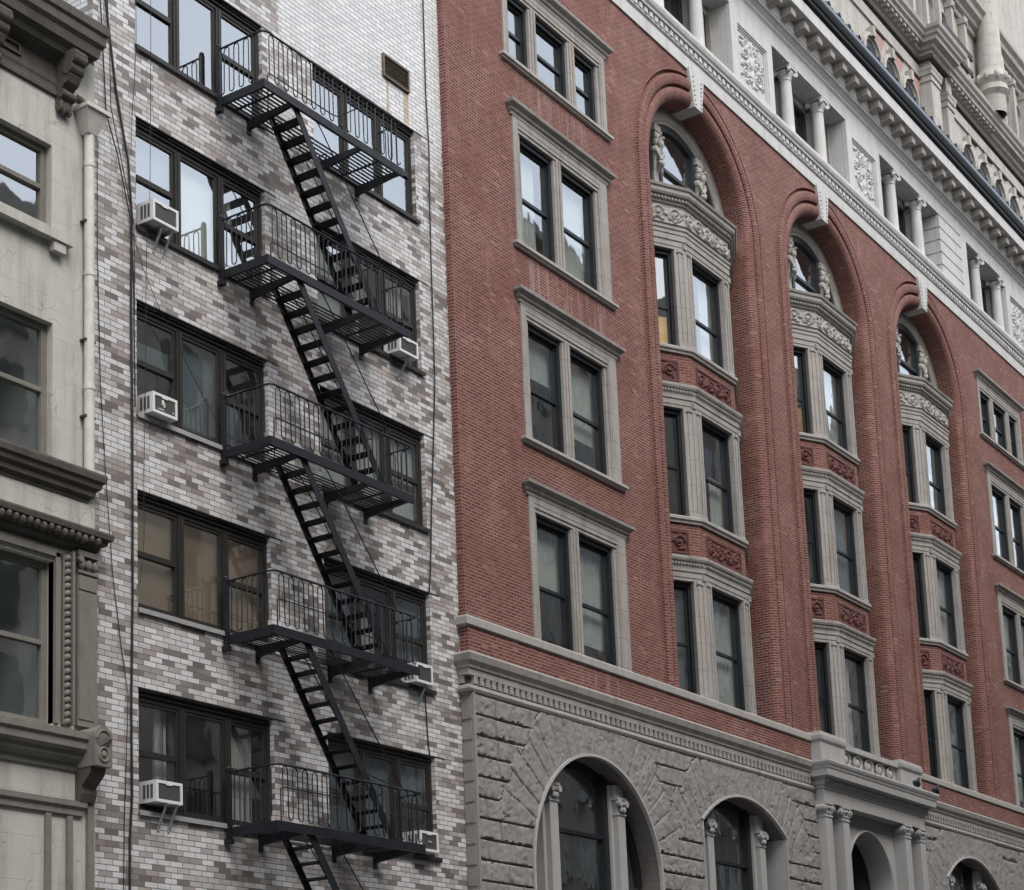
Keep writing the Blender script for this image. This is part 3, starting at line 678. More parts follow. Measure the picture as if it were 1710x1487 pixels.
P('lower_surround',MB().sweep([(-12,YB),(-1.25,YB),(-1.25,.0)],[(-.02,-11.42),(.05,-11.40),(.05,-11.32),(.09,-11.28),(.09,-11.2),(-.02,-11.18)]).box(-1.12,-1.0,YB-.06,YB,-13,-11.2).box(-1.9,-1.8,YB-.05,YB,-13,-11.42).box(-1.5,-1.4,YB-.05,YB,-13,-11.42),MAT['brownstone'],bb)
# drainpipe with hopper head
dp=root('drainpipe','beige painted drainpipe with a tapered hopper head at the edge of the beige house','drainpipe',(-1.12,-.16,-6.3))
P('pipe',MB().tube([(-1.13,-.14,-.86),(-1.13,-.14,-6.28)],.078,14).tube([(-1.13,-.14,-1.32),(-1.13,-.14,-1.40)],.088,14).tube([(-1.13,-.14,-4.9),(-1.13,-.14,-4.98)],.088,14).tube([(-1.13,-.14,-3.1),(-1.13,-.14,-3.17)],.088,14),MAT['pipe'],dp,smooth=True)
h=MB(); t0=(-1.37,-.91,-.36,-.02); b0=(-1.22,-1.04,-.22,-.06)
v=[(t0[0],t0[2],-.52),(t0[1],t0[2],-.52),(t0[1],t0[3],-.52),(t0[0],t0[3],-.52),(b0[0],b0[2],-.88),(b0[1],b0[2],-.88),(b0[1],b0[3],-.88),(b0[0],b0[3],-.88)]
h.add(v,[(0,1,5,4),(1,2,6,5),(2,3,7,6),(3,0,4,7),(4,5,6,7)]); h.box(t0[0]-.015,t0[1]+.015,t0[2]-.015,t0[3],-.55,-.49)
P('hopper_head',h,MAT['pipe'],dp); P('elbow',MB().tube([(-1.18,-.1,-.5),(-1.19,-.1,-.40),(-1.24,-.08,-.33),(-1.32,-.05,-.30)],.06,10),MAT['darkstone'],dp,smooth=True)
for z in (-2.3,-4.2,-5.4): P('pipe_bracket',MB().box(-1.24,-1.02,-.17,-.04,z-.015,z+.015),MAT['darkstone'],dp)
# ================================================================== RED BRICK BUILDING
rb=root('red_brick_building','large red brick and granite building with tall arches over stone bay windows','building',(27,0,GZ))
X0,X1=8.468,45.64; ARC=(19.48,27.04,34.60); ZC,RO,RI=6.45,3.28,2.52; ZBAND=-6.46
def mir(x0,x1): return 54.08-x1,54.08-x0
PAIRS=[(2.03,4.60),(-2.22,.41),(ZBAND,-3.74)]
whol=[]; 
for s in (0,1):
    f=(lambda a,b:(a,b)) if s==0 else mir
    for zs,zt in PAIRS: whol.append(f(10.92,14.60)+(zs,zt+.3))
    whol.append(f(10.72,14.78)+(6.2,7.95))
m=MB().wall(X0,X1,-7.7,9.92,YR,whol+[(c-RO,c+RO,-7.7 if 0 else ZBAND,9.92) for c in ARC])
for c in ARC:
    xs=[c-RO*math.cos(math.pi*i/40) for i in range(41)]
    za=lambda x:ZC+math.sqrt(max(0,RO*RO-(x-c)**2))
    for a,b in zip(xs,xs[1:]): m.quad((a,YR,za(a)),(b,YR,za(b)),(b,YR,9.92),(a,YR,9.92))
m.quad((X0,YR,-7.7),(X0,YR,9.92),(X0,12,9.92),(X0,12,-7.7)); m.quad((X1,YR,9.92),(X1,YR,-7.7),(X1,12,-7.7),(X1,12,9.92))
P('wall',m,MAT['red'],rb)
P('roof',MB().box(X0,X1,.9,14,15.0,15.12),MAT['gutter'],rb)
P('side_wall',MB().box(X0,X0+.3,.5,14,9.92,15.0).box(X1-.3,X1,.5,14,9.92,15.0).box(X0,X1,13.9,14.2,GZ,15.0),MAT['red'],rb)
for c in ARC:
    pf=[(3.30,YR+.005),(3.30,YR-.02),(3.265,YR-.025),(3.255,YR+.02),(3.245,YR+.09),(3.185,YR+.09),(3.175,YR-.0),(3.165,YR-.045),(3.11,YR-.06),(2.99,YR-.06),(2.92,YR-.03),(2.905,YR+.02),(2.89,YR+.075),(2.85,YR+.075),(2.84,YR+.01),(2.815,YR-.02),(2.75,YR-.04),(2.67,YR-.03),(2.59,YR+.01),(2.54,YR+.06),(2.52,YR+.12),(2.52,.30),(2.52,.66)]
    P('arch_molding',MB().arch(c,ZC,ZBAND,pf,48),MAT['redl'],rb,True,28)
    for a0 in (0,):
        kb,kt,z0,z1=.20,.405,8.93,9.93; v=[]
        for y in (YR-.085,.60):
            for z,w_ in ((z0,kb),(z1,kt)): v+=[(c-w_,y,z),(c+w_,y,z)]
        k=MB().add(v,[(0,1,3,2),(4,6,7,5),(0,4,5,1),(0,2,6,4),(1,5,7,3),(2,3,7,6)])
        for i in range(7):
            z=z0+.10+.12*i; w_=kb+(kt-kb)*(z-z0)/(z1-z0)
            for sx in (-1,1):
                q=c+sx*w_*.62; k.add([(q-.035,YR-.087,z+.03),(q+.035,YR-.087,z+.03),(q,YR-.125,z-.02),(q-.035,YR-.087,z-.03),(q+.035,YR-.087,z-.03)],[(0,2,1),(0,3,2),(1,2,4),(2,3,4)])
        P('keystone',k,MAT['pale'],rb)
# ---- rectangular stone framed windows
def stone_window(x0,x1,ops,zs,zt,zsash,hood,proj,mirror,curt,sillz=True):
    f=(lambda a,b:(a,b)) if not mirror else mir
    b=lambda M_,a,c,*r: M_.box(*f(a,c),*r)
    m=MB(); yf=YR-.035
    gz=zt+.02
    b(m,x0,ops[0][0]-.16,yf,.12,zs,zt+.30); b(m,ops[-1][1]+.16,x1,yf,.12,zs,zt+.30)
    for i,o in ((0,ops[0]),(1,ops[-1])):
        for j in range(3):
            a,c=((o[0]-.16+.05*j,o[0]-.11+.05*j) if i==0 else (o[1]+.11-.05*j,o[1]+.16-.05*j)); b(m,a,c,yf+.015+.022*j+(.02 if j==1 else 0),.20,zs,zt+.12-.04*j)
    b(m,ops[0][0]-.16,ops[-1][1]+.16,yf+.03,.12,zt,zt+.08); b(m,ops[0][0]-.16,ops[-1][1]+.16,yf+.008,.12,zt+.08,zt+.17); b(m,ops[0][0]-.16,ops[-1][1]+.16,yf,.12,zt+.17,zt+.30)
    for a,c in zip(ops,ops[1:]):
        w_=c[0]-a[1]; b(m,a[1],a[1]+w_*.22,yf+.05,.20,zs,zt); b(m,a[1]+w_*.22,a[1]+w_*.44,yf+.02,.20,zs,zt); b(m,a[1]+w_*.44,a[1]+w_*.56,yf+.045,.20,zs,zt); b(m,a[1]+w_*.56,a[1]+w_*.78,yf+.02,.20,zs,zt); b(m,a[1]+w_*.78,c[0],yf+.05,.20,zs,zt)
    wn=P('window',m,MAT['lime'],rb)
    xa,xb=f(x0,x1)
    if hood: P('window_hood',MB().sweep([(xa-.02,0),(xa-.02,YR),(xb+.02,YR),(xb+.02,0)],[(-.02,zt+.30),(.045,zt+.30),(.05,zt+.36),(.09,zt+.39),(.10,zt+.44),(.15,zt+.47),(.19,zt+.50),(.20,zt+.56),(.16,zt+.575),(-.02,zt+.60)]),MAT['lime'],wn)
    if sillz: P('window_sill',MB().sweep([(xa-.04,0),(xa-.04,YR),(xb+.04,YR),(xb+.04,0)],[(-.05,zs-.13),(.06,zs-.12),(.07,zs-.09),(.11,zs-.07),(.11,zs-.005),(.02,zs+.004),(-.3,zs+.006)]),MAT['sill'],wn)
    for i,o in enumerate(ops):
        s=MB(); y0=-.065; a,c=o
        b(s,a-.03,a+.085,y0,.14,zs,zt+.02); b(s,c-.085,c+.03,y0,.14,zs,zt+.02); b(s,a+.085,c-.085,y0,.14,zt-.12,zt+.02); b(s,a+.085,c-.085,y0,.14,zs,zs+.05)
        b(s,a+.085,a+.13,.0,.12,zs+.05,zt-.12); b(s,c-.13,c-.085,.0,.12,zs+.05,zt-.12)
        b(s,a+.13,c-.13,.0,.08,zsash-.03,zsash+.04); b(s,a+.13,c-.13,.01,.12,zs+.05,zs+.12); b(s,a+.13,c-.13,.01,.12,zt-.18,zt-.12)
        P('sash',s,MAT['sash'],wn)
        q=f(a+.1,c-.1); P('pane',MB().quad((q[0],.045,zs+.1),(q[1],.045,zs+.1),(q[1],.045,zt-.15),(q[0],.045,zt-.15)),MAT['wavy'],wn)
        if curt and curt[i]:
            z0,z1,u0,u1,mt=curt[i]; w_=c-a; q=f(a+w_*u0,c-w_*(1-u1)); P('blind',MB().box(q[0],q[1],.20,.22,zs+(zt-zs)*z0,zs+(zt-zs)*z1),MAT[mt],wn)
    r=MB().box(xa+.1,xb-.1,.145,3.,zs-.1,zt+.1); del r.f[2]; del r.uv[2]; P('room',r,MAT['roompale'],wn)
OP2=[(11.18,12.48),(12.80,14.22)]
cu=[[(0,1,.35,.75,'blind'),(.0,1,0,1,'blind')],[(.62,1,0,1,'blind'),(.30,1,.0,1,'blind')],[(.47,1,0,1,'blind'),(.16,1,0,1,'blind')]]
for mi in (0,1):
    for j,(zs,zt) in enumerate(PAIRS): stone_window(10.85,14.68,OP2,zs,zt,zs+1.22,True,.2,mi,cu[j],j<2)
    stone_window(10.64,14.87,[(10.93,11.72),(12.02,13.30),(13.62,14.55)],6.2,7.82,7.0,True,.2,mi,None)
# ---- belts of stone
LB=[(X0,.0),(X0,YR),(23.64,YR)]; RB=[(30.44,YR),(X1,YR),(X1,1)]
bandp=[(-.03,-6.67),(.03,-6.66),(.10,-6.63),(.105,-6.49),(.09,-6.46),(-.4,-6.455)]
beltp=[(-.02,-7.56),(.10,-7.55),(.10,-7.50),(.13,-7.48),(.14,-7.44),(.20,-7.36),(.215,-7.30),(.23,-7.24),(.21,-7.20),(-.05,-7.18)]
torp=[(-.05,-7.99),(.05,-7.985),(.06,-7.96),(.12,-7.94),(.145,-7.89),(.13,-7.83),(.10,-7.81),(.06,-7.80),(-.02,-7.79)]
for pth,xa,xb in ((LB,X0+.02,23.62),(RB,30.46,X1)):
    P('band_course',MB().sweep(pth,bandp),MAT['sill'],rb)
    m=MB().sweep(pth,beltp).sweep(pth,torp).sweep(pth,[(-.02,-7.625),(.105,-7.62),(.105,-7.555),(-.02,-7.55)])
    P('dentil_shade_backing',MB().sweep(pth,[(-.02,-7.81),(.008,-7.80),(.008,-7.615),(-.02,-7.61)]),MAT['darkstone'],rb)  # dark strip: recess dirt plus the shade of deep slots put into its colour
    x=xa+.06
    while x<xb-.14: m.box(x,x+.125,YR-.10,YR-.004,-7.775,-7.60); x+=.202
    m.box(X0-.085,X0-.01,YR+.03,YR+.14,-7.77,-7.59) if pth is LB else None
    P('belt_course',m,MAT['lime'],rb)
P('parapet_band',MB().box(X0-.0,23.64,YR-.055,YR-.0,-7.2,-6.66).box(30.44,X1,YR-.055,YR,-7.2,-6.66),MAT['red'],rb)
up_=[(X0,.5),(X0,YR),(X1,YR),(X1,1)]
m=MB().sweep(up_,[(-.02,9.86),(.045,9.87),(.05,10.20),(.0,10.22),(.0,10.30),(.06,10.31),(.06,10.345),(.02,10.36),(.02,10.50),(.12,10.52),(.13,10.58),(.17,10.62),(.20,10.70),(.20,10.76),(.12,10.79),(.13,10.86),(.10,10.90),(.08,10.96),(-.8,10.965)])
x=10.1
while x<X1: m.box(x,x+.15,YR-.085,YR-.02,10.36,10.50); x+=.253
P('upper_belt_course',m,MAT['pale'],rb)

# ---- bay windows (one storey each), then copies
A27=R(27); FL=[(-1.15,-.20),(1.15,-.20)]
SEG=[((-2.50,.488),(math.cos(A27),-math.sin(A27)),(-math.sin(A27),-math.cos(A27)),1.515),((-1.15,-.20),(1,0),(0,-1),2.30),((1.15,-.20),(math.cos(A27),math.sin(A27)),(math.sin(A27),-math.cos(A27)),1.515)]
BP=[(-2.515,.496),(-1.15,-.20),(1.15,-.20),(2.515,.496)]
def relief(m,org,du,dn,w_,h_,strokes,amp,res):
    nx,nz=max(8,int(w_/res)),max(8,int(h_/res))
    U,V=np.meshgrid(np.linspace(0,w_,nx+1),np.linspace(0,h_,nz+1)); H=np.zeros_like(U)
    for pts,wd,hg in strokes:
        for (a,b,r_) in pts:
            d=np.hypot(U-a,V-b)/(wd*r_); H=np.maximum(H,hg*np.sqrt(np.clip(1-d*d,0,1)))
    e=np.minimum(np.minimum(U,w_-U),np.minimum(V,h_-V)); H*=np.clip(e/(2*res),0,1)
    v=[]
    for i in range(nz+1):
        for j in range(nx+1):
            o=H[i,j]*amp; v.append((org[0]+du[0]*U[i,j]+dn[0]*o,org[1]+du[1]*U[i,j]+dn[1]*o,org[2]+V[i,j]))
    k=nx+1; m.add(v,[(i*k+j,i*k+j+1,(i+1)*k+j+1,(i+1)*k+j) for i in range(nz) for j in range(nx)])
def spiral(cx,cy,r0,turns,a0,sgn,n=26):
    return [(cx+r0*(1-.85*i/n)*math.cos(a0+sgn*turns*2*math.pi*i/n),cy+r0*(1-.85*i/n)*math.sin(a0+sgn*turns*2*math.pi*i/n),1-.45*i/n) for i in range(n+1)]
def scroll_strokes(w_,h_,period,sd=1):
    rr=random.Random(sd); S=[]; n=max(1,round(w_/period)); p=w_/n
    for i in range(n):
        c=p*(i+.5); sg=1 if i%2 else -1; r_=min(h_*.36,p*.40)
        S.append((spiral(c,h_/2,r_,1.5,rr.random()*6,sg),h_*.085,1.)); S.append(([(c,h_/2,1.)],h_*.13,1.2))
        for t in range(4):
            a=rr.random()*6.28; x=c+p*.42*math.cos(a); y=h_/2+h_*.38*math.sin(a); ln=h_*.2; b=rr.random()*6.28
            S.append(([(x+ln*(q/6-.5)*math.cos(b),y+ln*(q/6-.5)*math.sin(b),1-abs(q/6-.5)) for q in range(7)],h_*.11,.9))
        S.append(([(c-p/2+p*q/14,h_/2+h_*.34*math.sin(math.pi*q/14*sg+.0),.9) for q in range(15)],h_*.06,.8))
    return S
def bay_storey(cx,zs,zo,zrail,top,spandrel,curt,matp):
    m=MB()
    gl=[]
    for i,(p,d,n,L) in enumerate(SEG):
        p=(p[0]+cx,p[1]); pw=.33
        lo,hi=(pw,L-pw) if i==1 else ((.02,L-pw) if i==0 else (pw,L-.02))
        for a,b,en in ((0,lo,1),(hi,L,0)):
            if b-a<.1: continue
            w_=b-a
            m.obox(p,d,n,a,b,-.32,-.03,zs,zo+.02)
            for k,(q0,q1,o) in enumerate(((0,.2,.0),(.2,.38,-.018),(.38,.62,.0),(.62,.8,-.018),(.8,1.,.0))): m.obox(p,d,n,a+w_*q0,a+w_*q1,-.03,o,zs+.12,zo-.08)
            m.obox(p,d,n,a,b,-.03,.012,zs,zs+.12); m.obox(p,d,n,a+.01,b-.01,-.03,.006,zo-.08,zo+.02)
            m.obox(p,d,n,a+w_*.28,a+w_*.72,.006,.025,zo-.06,zo+.01)
        gl.append((i,p,d,n,lo,hi))
    PTH=[(cx+x,y) for x,y in BP]
    lin=[(-.34,zo),(-.01,zo),(-.01,zo+.07),(.005,zo+.08),(.005,zo+.20),(.03,zo+.22),(.03,zo+.28),(-.3,zo+.28)]
    m.sweep(PTH,lin)
    for (px,py) in ((cx-1.15,-.20),(cx+1.15,-.20)): m.box(px-.07,px+.07,py-.022,py+.05,zo+.03,zo+.17)
    if not top:
        m.sweep(PTH,[(-.3,zo+.28),(.03,zo+.28),(.035,zo+.33),(.055,zo+.36),(.06,zo+.42),(.10,zo+.45),(.125,zo+.50),(.13,zo+.56),(.10,zo+.58),(-.3,zo+.585)])
        p,d,n,L=SEG[0]
        for s in range(3):
            p,d,n,L=SEG[s]; u=.04
            while u<L-.05: m.obox((p[0]+cx,p[1]),d,n,u,u+.045,.05,.085,zo+.375,zo+.42); u+=.085
    else:
        m.sweep(PTH,[(-.3,zo+.28),(.03,zo+.28),(.03,zo+.35),(.05,zo+.37),(.05,zo+.46),(.075,zo+.48),(.075,zo+.56),(.11,zo+.585),(.03,zo+.60),(.03,zo+1.10),(.08,zo+1.12),(.09,zo+1.17),(.13,zo+1.19),(.13,zo+1.25),(.20,zo+1.28),(.23,zo+1.33),(.235,zo+1.42),(.27,zo+1.44),(.29,zo+1.50),(.25,zo+1.53),(-.6,zo+1.56)])
        for s in range(3):
            p,d,n,L=SEG[s]; u=.0; q=(p[0]+cx,p[1])
            while u<L: m.obox(q,d,n,u,u+.05,.10,.165,zo+1.19,zo+1.245); u+=.1
        m.add([(cx-2.5,.48,zo+1.555),(cx-1.15,-.2,zo+1.555),(cx+1.15,-.2,zo+1.555),(cx+2.5,.48,zo+1.555),(cx+2.5,1.1,zo+1.555),(cx-2.5,1.1,zo+1.555)],[(0,1,2,3,4,5)])
    bw=P('bay_window',m,MAT['lime'],rb)
    if top:
        fz=MB()
        for s in range(3):
            p,d,n,L=SEG[s]; relief(fz,(p[0]+cx+n[0]*.031,p[1]+n[1]*.031,zo+.63),d,n,L,.46,scroll_strokes(L,.46,.46,s+3),.055,.018)
        P('carved_frieze',fz,MAT['sill'],bw,smooth=True,ang=50)
    for i,p,d,n,lo,hi in gl:
        s=MB(); o0,o1=-.32,-.135
        s.obox(p,d,n,lo-.02,lo+.08,o0,o1,zs,zo+.01); s.obox(p,d,n,hi-.08,hi+.02,o0,o1,zs,zo+.01)
        s.obox(p,d,n,lo+.08,hi-.08,o0,o1,zo-.12,zo+.01); s.obox(p,d,n,lo+.08,hi-.08,o0,o1,zs,zs+.05)
        for a,b in ((lo+.08,lo+.125),(hi-.125,hi-.08)): s.obox(p,d,n,a,b,-.29,-.20,zs+.05,zo-.12)
        s.obox(p,d,n,lo+.125,hi-.125,-.27,-.195,zrail-.035,zrail+.035); s.obox(p,d,n,lo+.125,hi-.125,-.29,-.205,zs+.05,zs+.12); s.obox(p,d,n,lo+.125,hi-.125,-.29,-.205,zo-.17,zo-.12)
        P('sash',s,MAT['sash'],bw)
        q=lambda u,z:(p[0]+d[0]*u+n[0]*-.24,p[1]+d[1]*u+n[1]*-.24,z)
        P('pane',MB().quad(q(lo+.1,zs+.1),q(hi-.1,zs+.1),q(hi-.1,zo-.15),q(lo+.1,zo-.15)),MAT['wavy'],bw)
        for c in curt:
            if c[0]!=i: continue
            _,u0,u1,z0,z1,mt=c; w_=hi-lo
            cb=MB().obox(p,d,n,lo+w_*u0,lo+w_*u1,-.42,-.40,zs+(zo-zs)*z0,zs+(zo-zs)*z1); P('lit_wall_panel' if mt.startswith('lit') else 'blind',cb,MAT[mt],bw)
    r=MB(); pl=[(cx-2.45,.86),(cx-1.05,.2),(cx+1.05,.2),(cx+2.45,.86),(cx+2.45,3.6),(cx-2.45,3.6)]
    for z in (zs-.05,zo+.05): r.add([(a,b,z) for a,b in pl],[(0,1,2,3,4,5)])
    for a,b in ((2,3),(3,4),(4,5),(5,0)):
        if a==2: continue
        r.quad((*pl[a],zs-.05),(*pl[b],zs-.05),(*pl[b],zo+.05),(*pl[a],zo+.05))
    P('room',r,MAT['roompale' if top else 'room'],bw)
    if spandrel:
        zb0=zo+.58; zb1=spandrel-.16
        b=MB(); b.sweep(PTH,[(-.3,zb0),(-.035,zb0),(-.035,zb1),(-.3,zb1)]); P('spandrel',b,MAT['red'],bw)
        P('spandrel_sill',MB().sweep(PTH,[(-.3,zb1-.01),(.02,zb1),(.03,zb1+.05),(.07,zb1+.08),(.075,zb1+.14),(.06,zb1+.16),(-.4,zb1+.165)]),MAT['sill'],bw)
        for s in range(3):
            p,d,n,L=SEG[s]; p=(p[0]+cx,p[1]); u0,u1=(.30,L-.30) if s==1 else ((.2,L-.42) if s==0 else (.42,L-.2)); z0,z1=zb0+.13,zb1-.24
            t=MB()
            for a,bb_,c,e in ((u0,u1,z0-.05,z0),(u0,u1,z1,z1+.05),(u0-.05,u0,z0-.05,z1+.05),(u1,u1+.05,z0-.05,z1+.05)): t.obox(p,d,n,a,bb_,-.05,-.012,c,e)
            relief(t,(p[0]+d[0]*u0-n[0]*.033,p[1]+d[1]*u0-n[1]*.033,z0),d,n,u1-u0,z1-z0,scroll_strokes(u1-u0,z1-z0,.42,s+int(zs*3)%5),.05,.018)
            P('carved_panel',t,MAT['terra'],bw,smooth=True,ang=40)
    return bw
S3=-6.46
CURT={0:[[(0,.0,1,0,1,'bluecurt'),(1,.45,1,0,1,'blind')],[(0,0,.5,0,1,'bluecurt'),(1,.6,1,0,.55,'blind')],[(0,.0,.62,.45,1,'blind'),(0,.0,1,0,.36,'lit'),(1,0,.35,0,.22,'litlow'),(1,.62,1,0,1,'blind')]],
      1:[[(0,0,1,0,1,'bluecurt'),(1,.3,.7,0,1,'blind')],[(0,.2,1,0,.6,'bluecurt'),(1,.1,1,0,1,'bluecurt')],[(0,0,1,.4,1,'blind'),(0,.2,1,0,.36,'litlow'),(1,.5,1,0,1,'blind')]],
      2:[[(0,0,.6,.2,1,'blind'),(1,.2,1,0,1,'bluecurt')],[(0,0,1,.3,1,'bluecurt'),(1,.5,1,0,1,'blind')],[(0,.1,.7,.2,1,'blind'),(0,.4,1,0,.4,'litlow'),(1,.2,.8,0,.6,'blind')]]}
for j,c in enumerate(ARC):
    bay_storey(c,S3,-3.64,-5.13,False,-2.08,CURT[j][0],None)
    bay_storey(c,-2.08,.62,-.81,False,2.16,CURT[j][1],None)
    bay_storey(c,2.16,4.68,3.22,True,None,CURT[j][2],None)
# ---- arched lunette windows with carved herms
def lunette(c):
    zb=6.22; m=MB().arch(c,ZC,zb,[(2.53,.41),(2.22,.40),(2.17,.44),(2.12,.44),(2.10,.52),(2.10,.63)],40)
    for sx in (-1,1):
        a,b=sorted((c+sx*.93,c+sx*1.27)); zt=ZC+math.sqrt(2.1**2-1.27**2)
        m.box(a,b,.38,.63,8.10,zt+.12); m.box(a+.06,b-.06,.47,.63,zb,8.10)
    lw=P('arched_window',m,MAT['lime'],rb,True,30)
    s=MB().arch(c,ZC,zb,[(2.12,.48),(1.95,.48),(1.95,.62)],32)
    for sx in (-1,1):
        for x,w_ in ((.93,.14),(1.27,.12)):
            q=c+sx*x; a,b=sorted((q,q-sx*w_ if x<1 else q+sx*w_)); s.box(a,b,.46,.62,zb,ZC+math.sqrt(2.1**2-min(2.,abs(max(abs(a-c),abs(b-c))))**2))
    s.box(c-.9,c+.9,.48,.58,7.22,7.31); s.box(c-2.05,c+2.05,.48,.62,zb,zb+.12)
    P('sash',s,MAT['sash'],lw)
    v=[(c-2.1,.56,zb)]+[(c-2.1*math.cos(math.pi*i/24),.56,ZC+2.1*math.sin(math.pi*i/24)) for i in range(25)]+[(c+2.1,.56,zb)]
    P('pane',MB().add(v,[tuple(range(len(v)))]),MAT['wavy'],lw)
    r=MB().box(c-2.4,c+2.4,.64,4,5.9,9.0); del r.f[2]; del r.uv[2]; P('room',r,MAT['roompale'],lw)
    P('lit_wall_panel',MB().box(c+.30,c+.46,1.10,1.12,zb,8.0).box(c-.5,c+.46,1.13,1.15,zb,7.25) if c>30 else MB().box(c+.30,c+.46,1.10,1.12,zb,8.0),MAT['lit'],lw)
    # one bearded herm on each pier: tapering shaft, draped arms, beard, brow and curled hair
    for sx in (-1,1):
        q=c+sx*1.10; h=MB(); y=.36
        v=[]
        for z,hw,yf in ((zb,.085,y+.12),(7.0,.10,y+.09),(7.30,.135,y+.03),(7.46,.15,y+.0)): v+=[(q-hw,yf,z),(q+hw,yf,z),(q+hw,.6,z),(q-hw,.6,z)]
        f=[(0,3,2,1),(12,13,14,15)]
        for k in range(3):
            for e in range(4): f.append((4*k+e,4*k+(e+1)%4,4*k+4+(e+1)%4,4*k+4+e))
        h.add(v,f)
        h.blob((q,y+.07,7.50),(.165,.12,.13)); h.blob((q-.115,y+.05,7.52),(.075,.10,.10)); h.blob((q+.115,y+.05,7.52),(.075,.10,.10))
        h.beam((q-.15,y+.0,7.48),(q+.05,y-.05,7.20),.07,.07); h.beam((q+.15,y+.0,7.48),(q-.06,y-.05,7.24),.07,.07); h.blob((q,y-.03,7.18),(.10,.06,.07)); h.beam((q+.04,y-.02,7.20),(q+.09,y+.02,6.98),.06,.05)
        h.blob((q,y+.08,7.66),(.07,.08,.09)); h.blob((q,y+.04,7.83),(.095,.12,.14),12,10)
        h.blob((q,y-.04,7.68),(.07,.07,.11)); h.blob((q,y-.03,7.59),(.045,.05,.08)); h.blob((q,y-.10,7.82),(.02,.04,.045)); h.blob((q-.04,y-.07,7.875),(.04,.025,.015)); h.blob((q+.04,y-.07,7.875),(.04,.025,.015)); h.blob((q,y-.075,7.755),(.05,.03,.014))
        for a in range(9):
            t=math.pi*a/8; h.blob((q-.10*math.cos(t),y+.02,7.85+.11*math.sin(t)),(.035,.06,.035),8,6)
        for a in (-1,1): h.blob((q+a*.10,y+.04,7.74),(.032,.07,.10),8,6)
        h.box(q-.10,q+.10,y+.02,.6,7.95,8.06); h.box(q-.15,q+.15,y-.0,.6,8.04,8.11)
        h.v=[(q+(a-q)*1.25,y+(b-y)*1.2 if b<.59 else b,z) for a,b,z in h.v]
        o=P('herm_bust',h,MAT['sill'],lw); md=o.modifiers.new('remesh','REMESH'); md.mode='VOXEL'; md.voxel_size=.012; md.use_smooth_shade=True
for c in ARC: lunette(c)
# ---- attic storey
PIER=[(15.62,'r'),(23.13,'p'),(30.65,'p'),(38.14,'r'),(44.6,'p')]
ZA,ZE=10.96,13.16
for px,k in PIER:
    a,b=px-1.27,px+1.27; m=MB()
    if k=='r':
        n=5; h=(ZE-ZA)/n
        for i in range(n):
            z=ZA+i*h; m.box(a,b,YR,.62,z,z+h-.055); m.box(a+.03,b-.03 if 0 else b-.55,YR+.045,.60,z+h-.055,z+h); m.box(b-.55,b,YR,.62,z+h-.055,z+h)
        P('attic_pier',m,MAT['pale'],rb); continue
    u0,u1,z0,z1=a+.42,b-.34,ZA+.18,ZE-.38
    m.box(a,u0,YR,.62,ZA,ZE); m.box(u1,b,YR,.62,ZA,ZE); m.box(u0,u1,YR,.62,ZA,z0); m.box(u0,u1,YR,.62,z1,ZE); m.box(u0,u1,YR+.09,.62,z0,z1)
    for q in range(2):
        o=.03*(q+1); e=.05*(q+1); f0=.05*q
        m.box(u0+f0,u0+e,YR+o,YR+.09,z0+f0,z1-f0); m.box(u1-e,u1-f0,YR+o,YR+.09,z0+f0,z1-f0); m.box(u0+e,u1-e,YR+o,YR+.09,z0+f0,z0+e); m.box(u0+e,u1-e,YR+o,YR+.09,z1-e,z1-f0)
    ap=P('attic_pier',m,MAT['pale'],rb)
    W_,H_=u1-u0-.22,z1-z0-.22; S=[]; rr=random.Random(int(px))
    for sx in (-1,1):
        f=lambda x:W_/2+sx*x*W_/2
        S.append((spiral(f(.5),H_*.27,.26,1.4,rr.random()*3,sx),.045,1.)); S.append((spiral(f(.48),H_*.60,.24,1.4,rr.random()*3+2,-sx),.042,1.)); S.append((spiral(f(.45),H_*.85,.17,1.2,1,sx),.038,1.))
        for t in range(22):
            x=f(rr.uniform(.1,.9)); y=H_*rr.uniform(.06,.95); b_=rr.random()*6.28; l_=rr.uniform(.10,.22)
            S.append(([(x+l_*(q/8-.5)*math.cos(b_)+.05*math.sin(q),y+l_*(q/8-.5)*math.sin(b_),1-1.2*abs(q/8-.5)) for q in range(9)],rr.uniform(.03,.05),.95))
    S.append(([(W_/2+.03*math.sin(q*.9),H_*(.05+.9*q/24),1-.4*q/24) for q in range(25)],.06,1.2)); S.append(([(W_/2,H_*.5,1.),(W_/2,H_*.55,.9)],.15,1.3)); S.append(([(W_/2,H_*.9,1.)],.12,1.2))
    t=MB(); relief(t,(u0+.11,YR+.085,z0+.11),(1,0),(0,-1),W_,H_,S,.055,.017); P('carved_panel',t,MAT['pale'],ap,smooth=True,ang=50)
P('attic_wall',MB().box(X0,14.35,YR+.25,.62,ZA,ZE),MAT['pale'],rb)
def column(x,y=.13):
    m=MB().box(x-.24,x+.24,y-.24,y+.24,ZA,ZA+.10).lathe([(.235,ZA+.10),(.245,ZA+.14),(.22,ZA+.18),(.20,ZA+.20),(.205,ZA+.23),(.185,ZA+.26),(.182,ZA+.5),(.18,ZA+1.0),(.165,ZA+1.78),(.165,ZA+1.80),(.185,ZA+1.815),(.185,ZA+1.84),(.168,ZA+1.855),(.17,ZA+1.90),(.20,ZA+1.95),(.24,ZA+2.04),(.25,ZA+2.08)],x,y,20)
    m.box(x-.27,x+.27,y-.27,y+.27,ZA+2.12,ZA+2.2)
    for sx in (-1,1):
        for sy in (-1,1): m.cyl((x+sx*.215,y+sy*.215,ZA+2.05),(sx,-sy,0),.075,.10,12)
    return m
cols=[25.84,28.02]; first=None
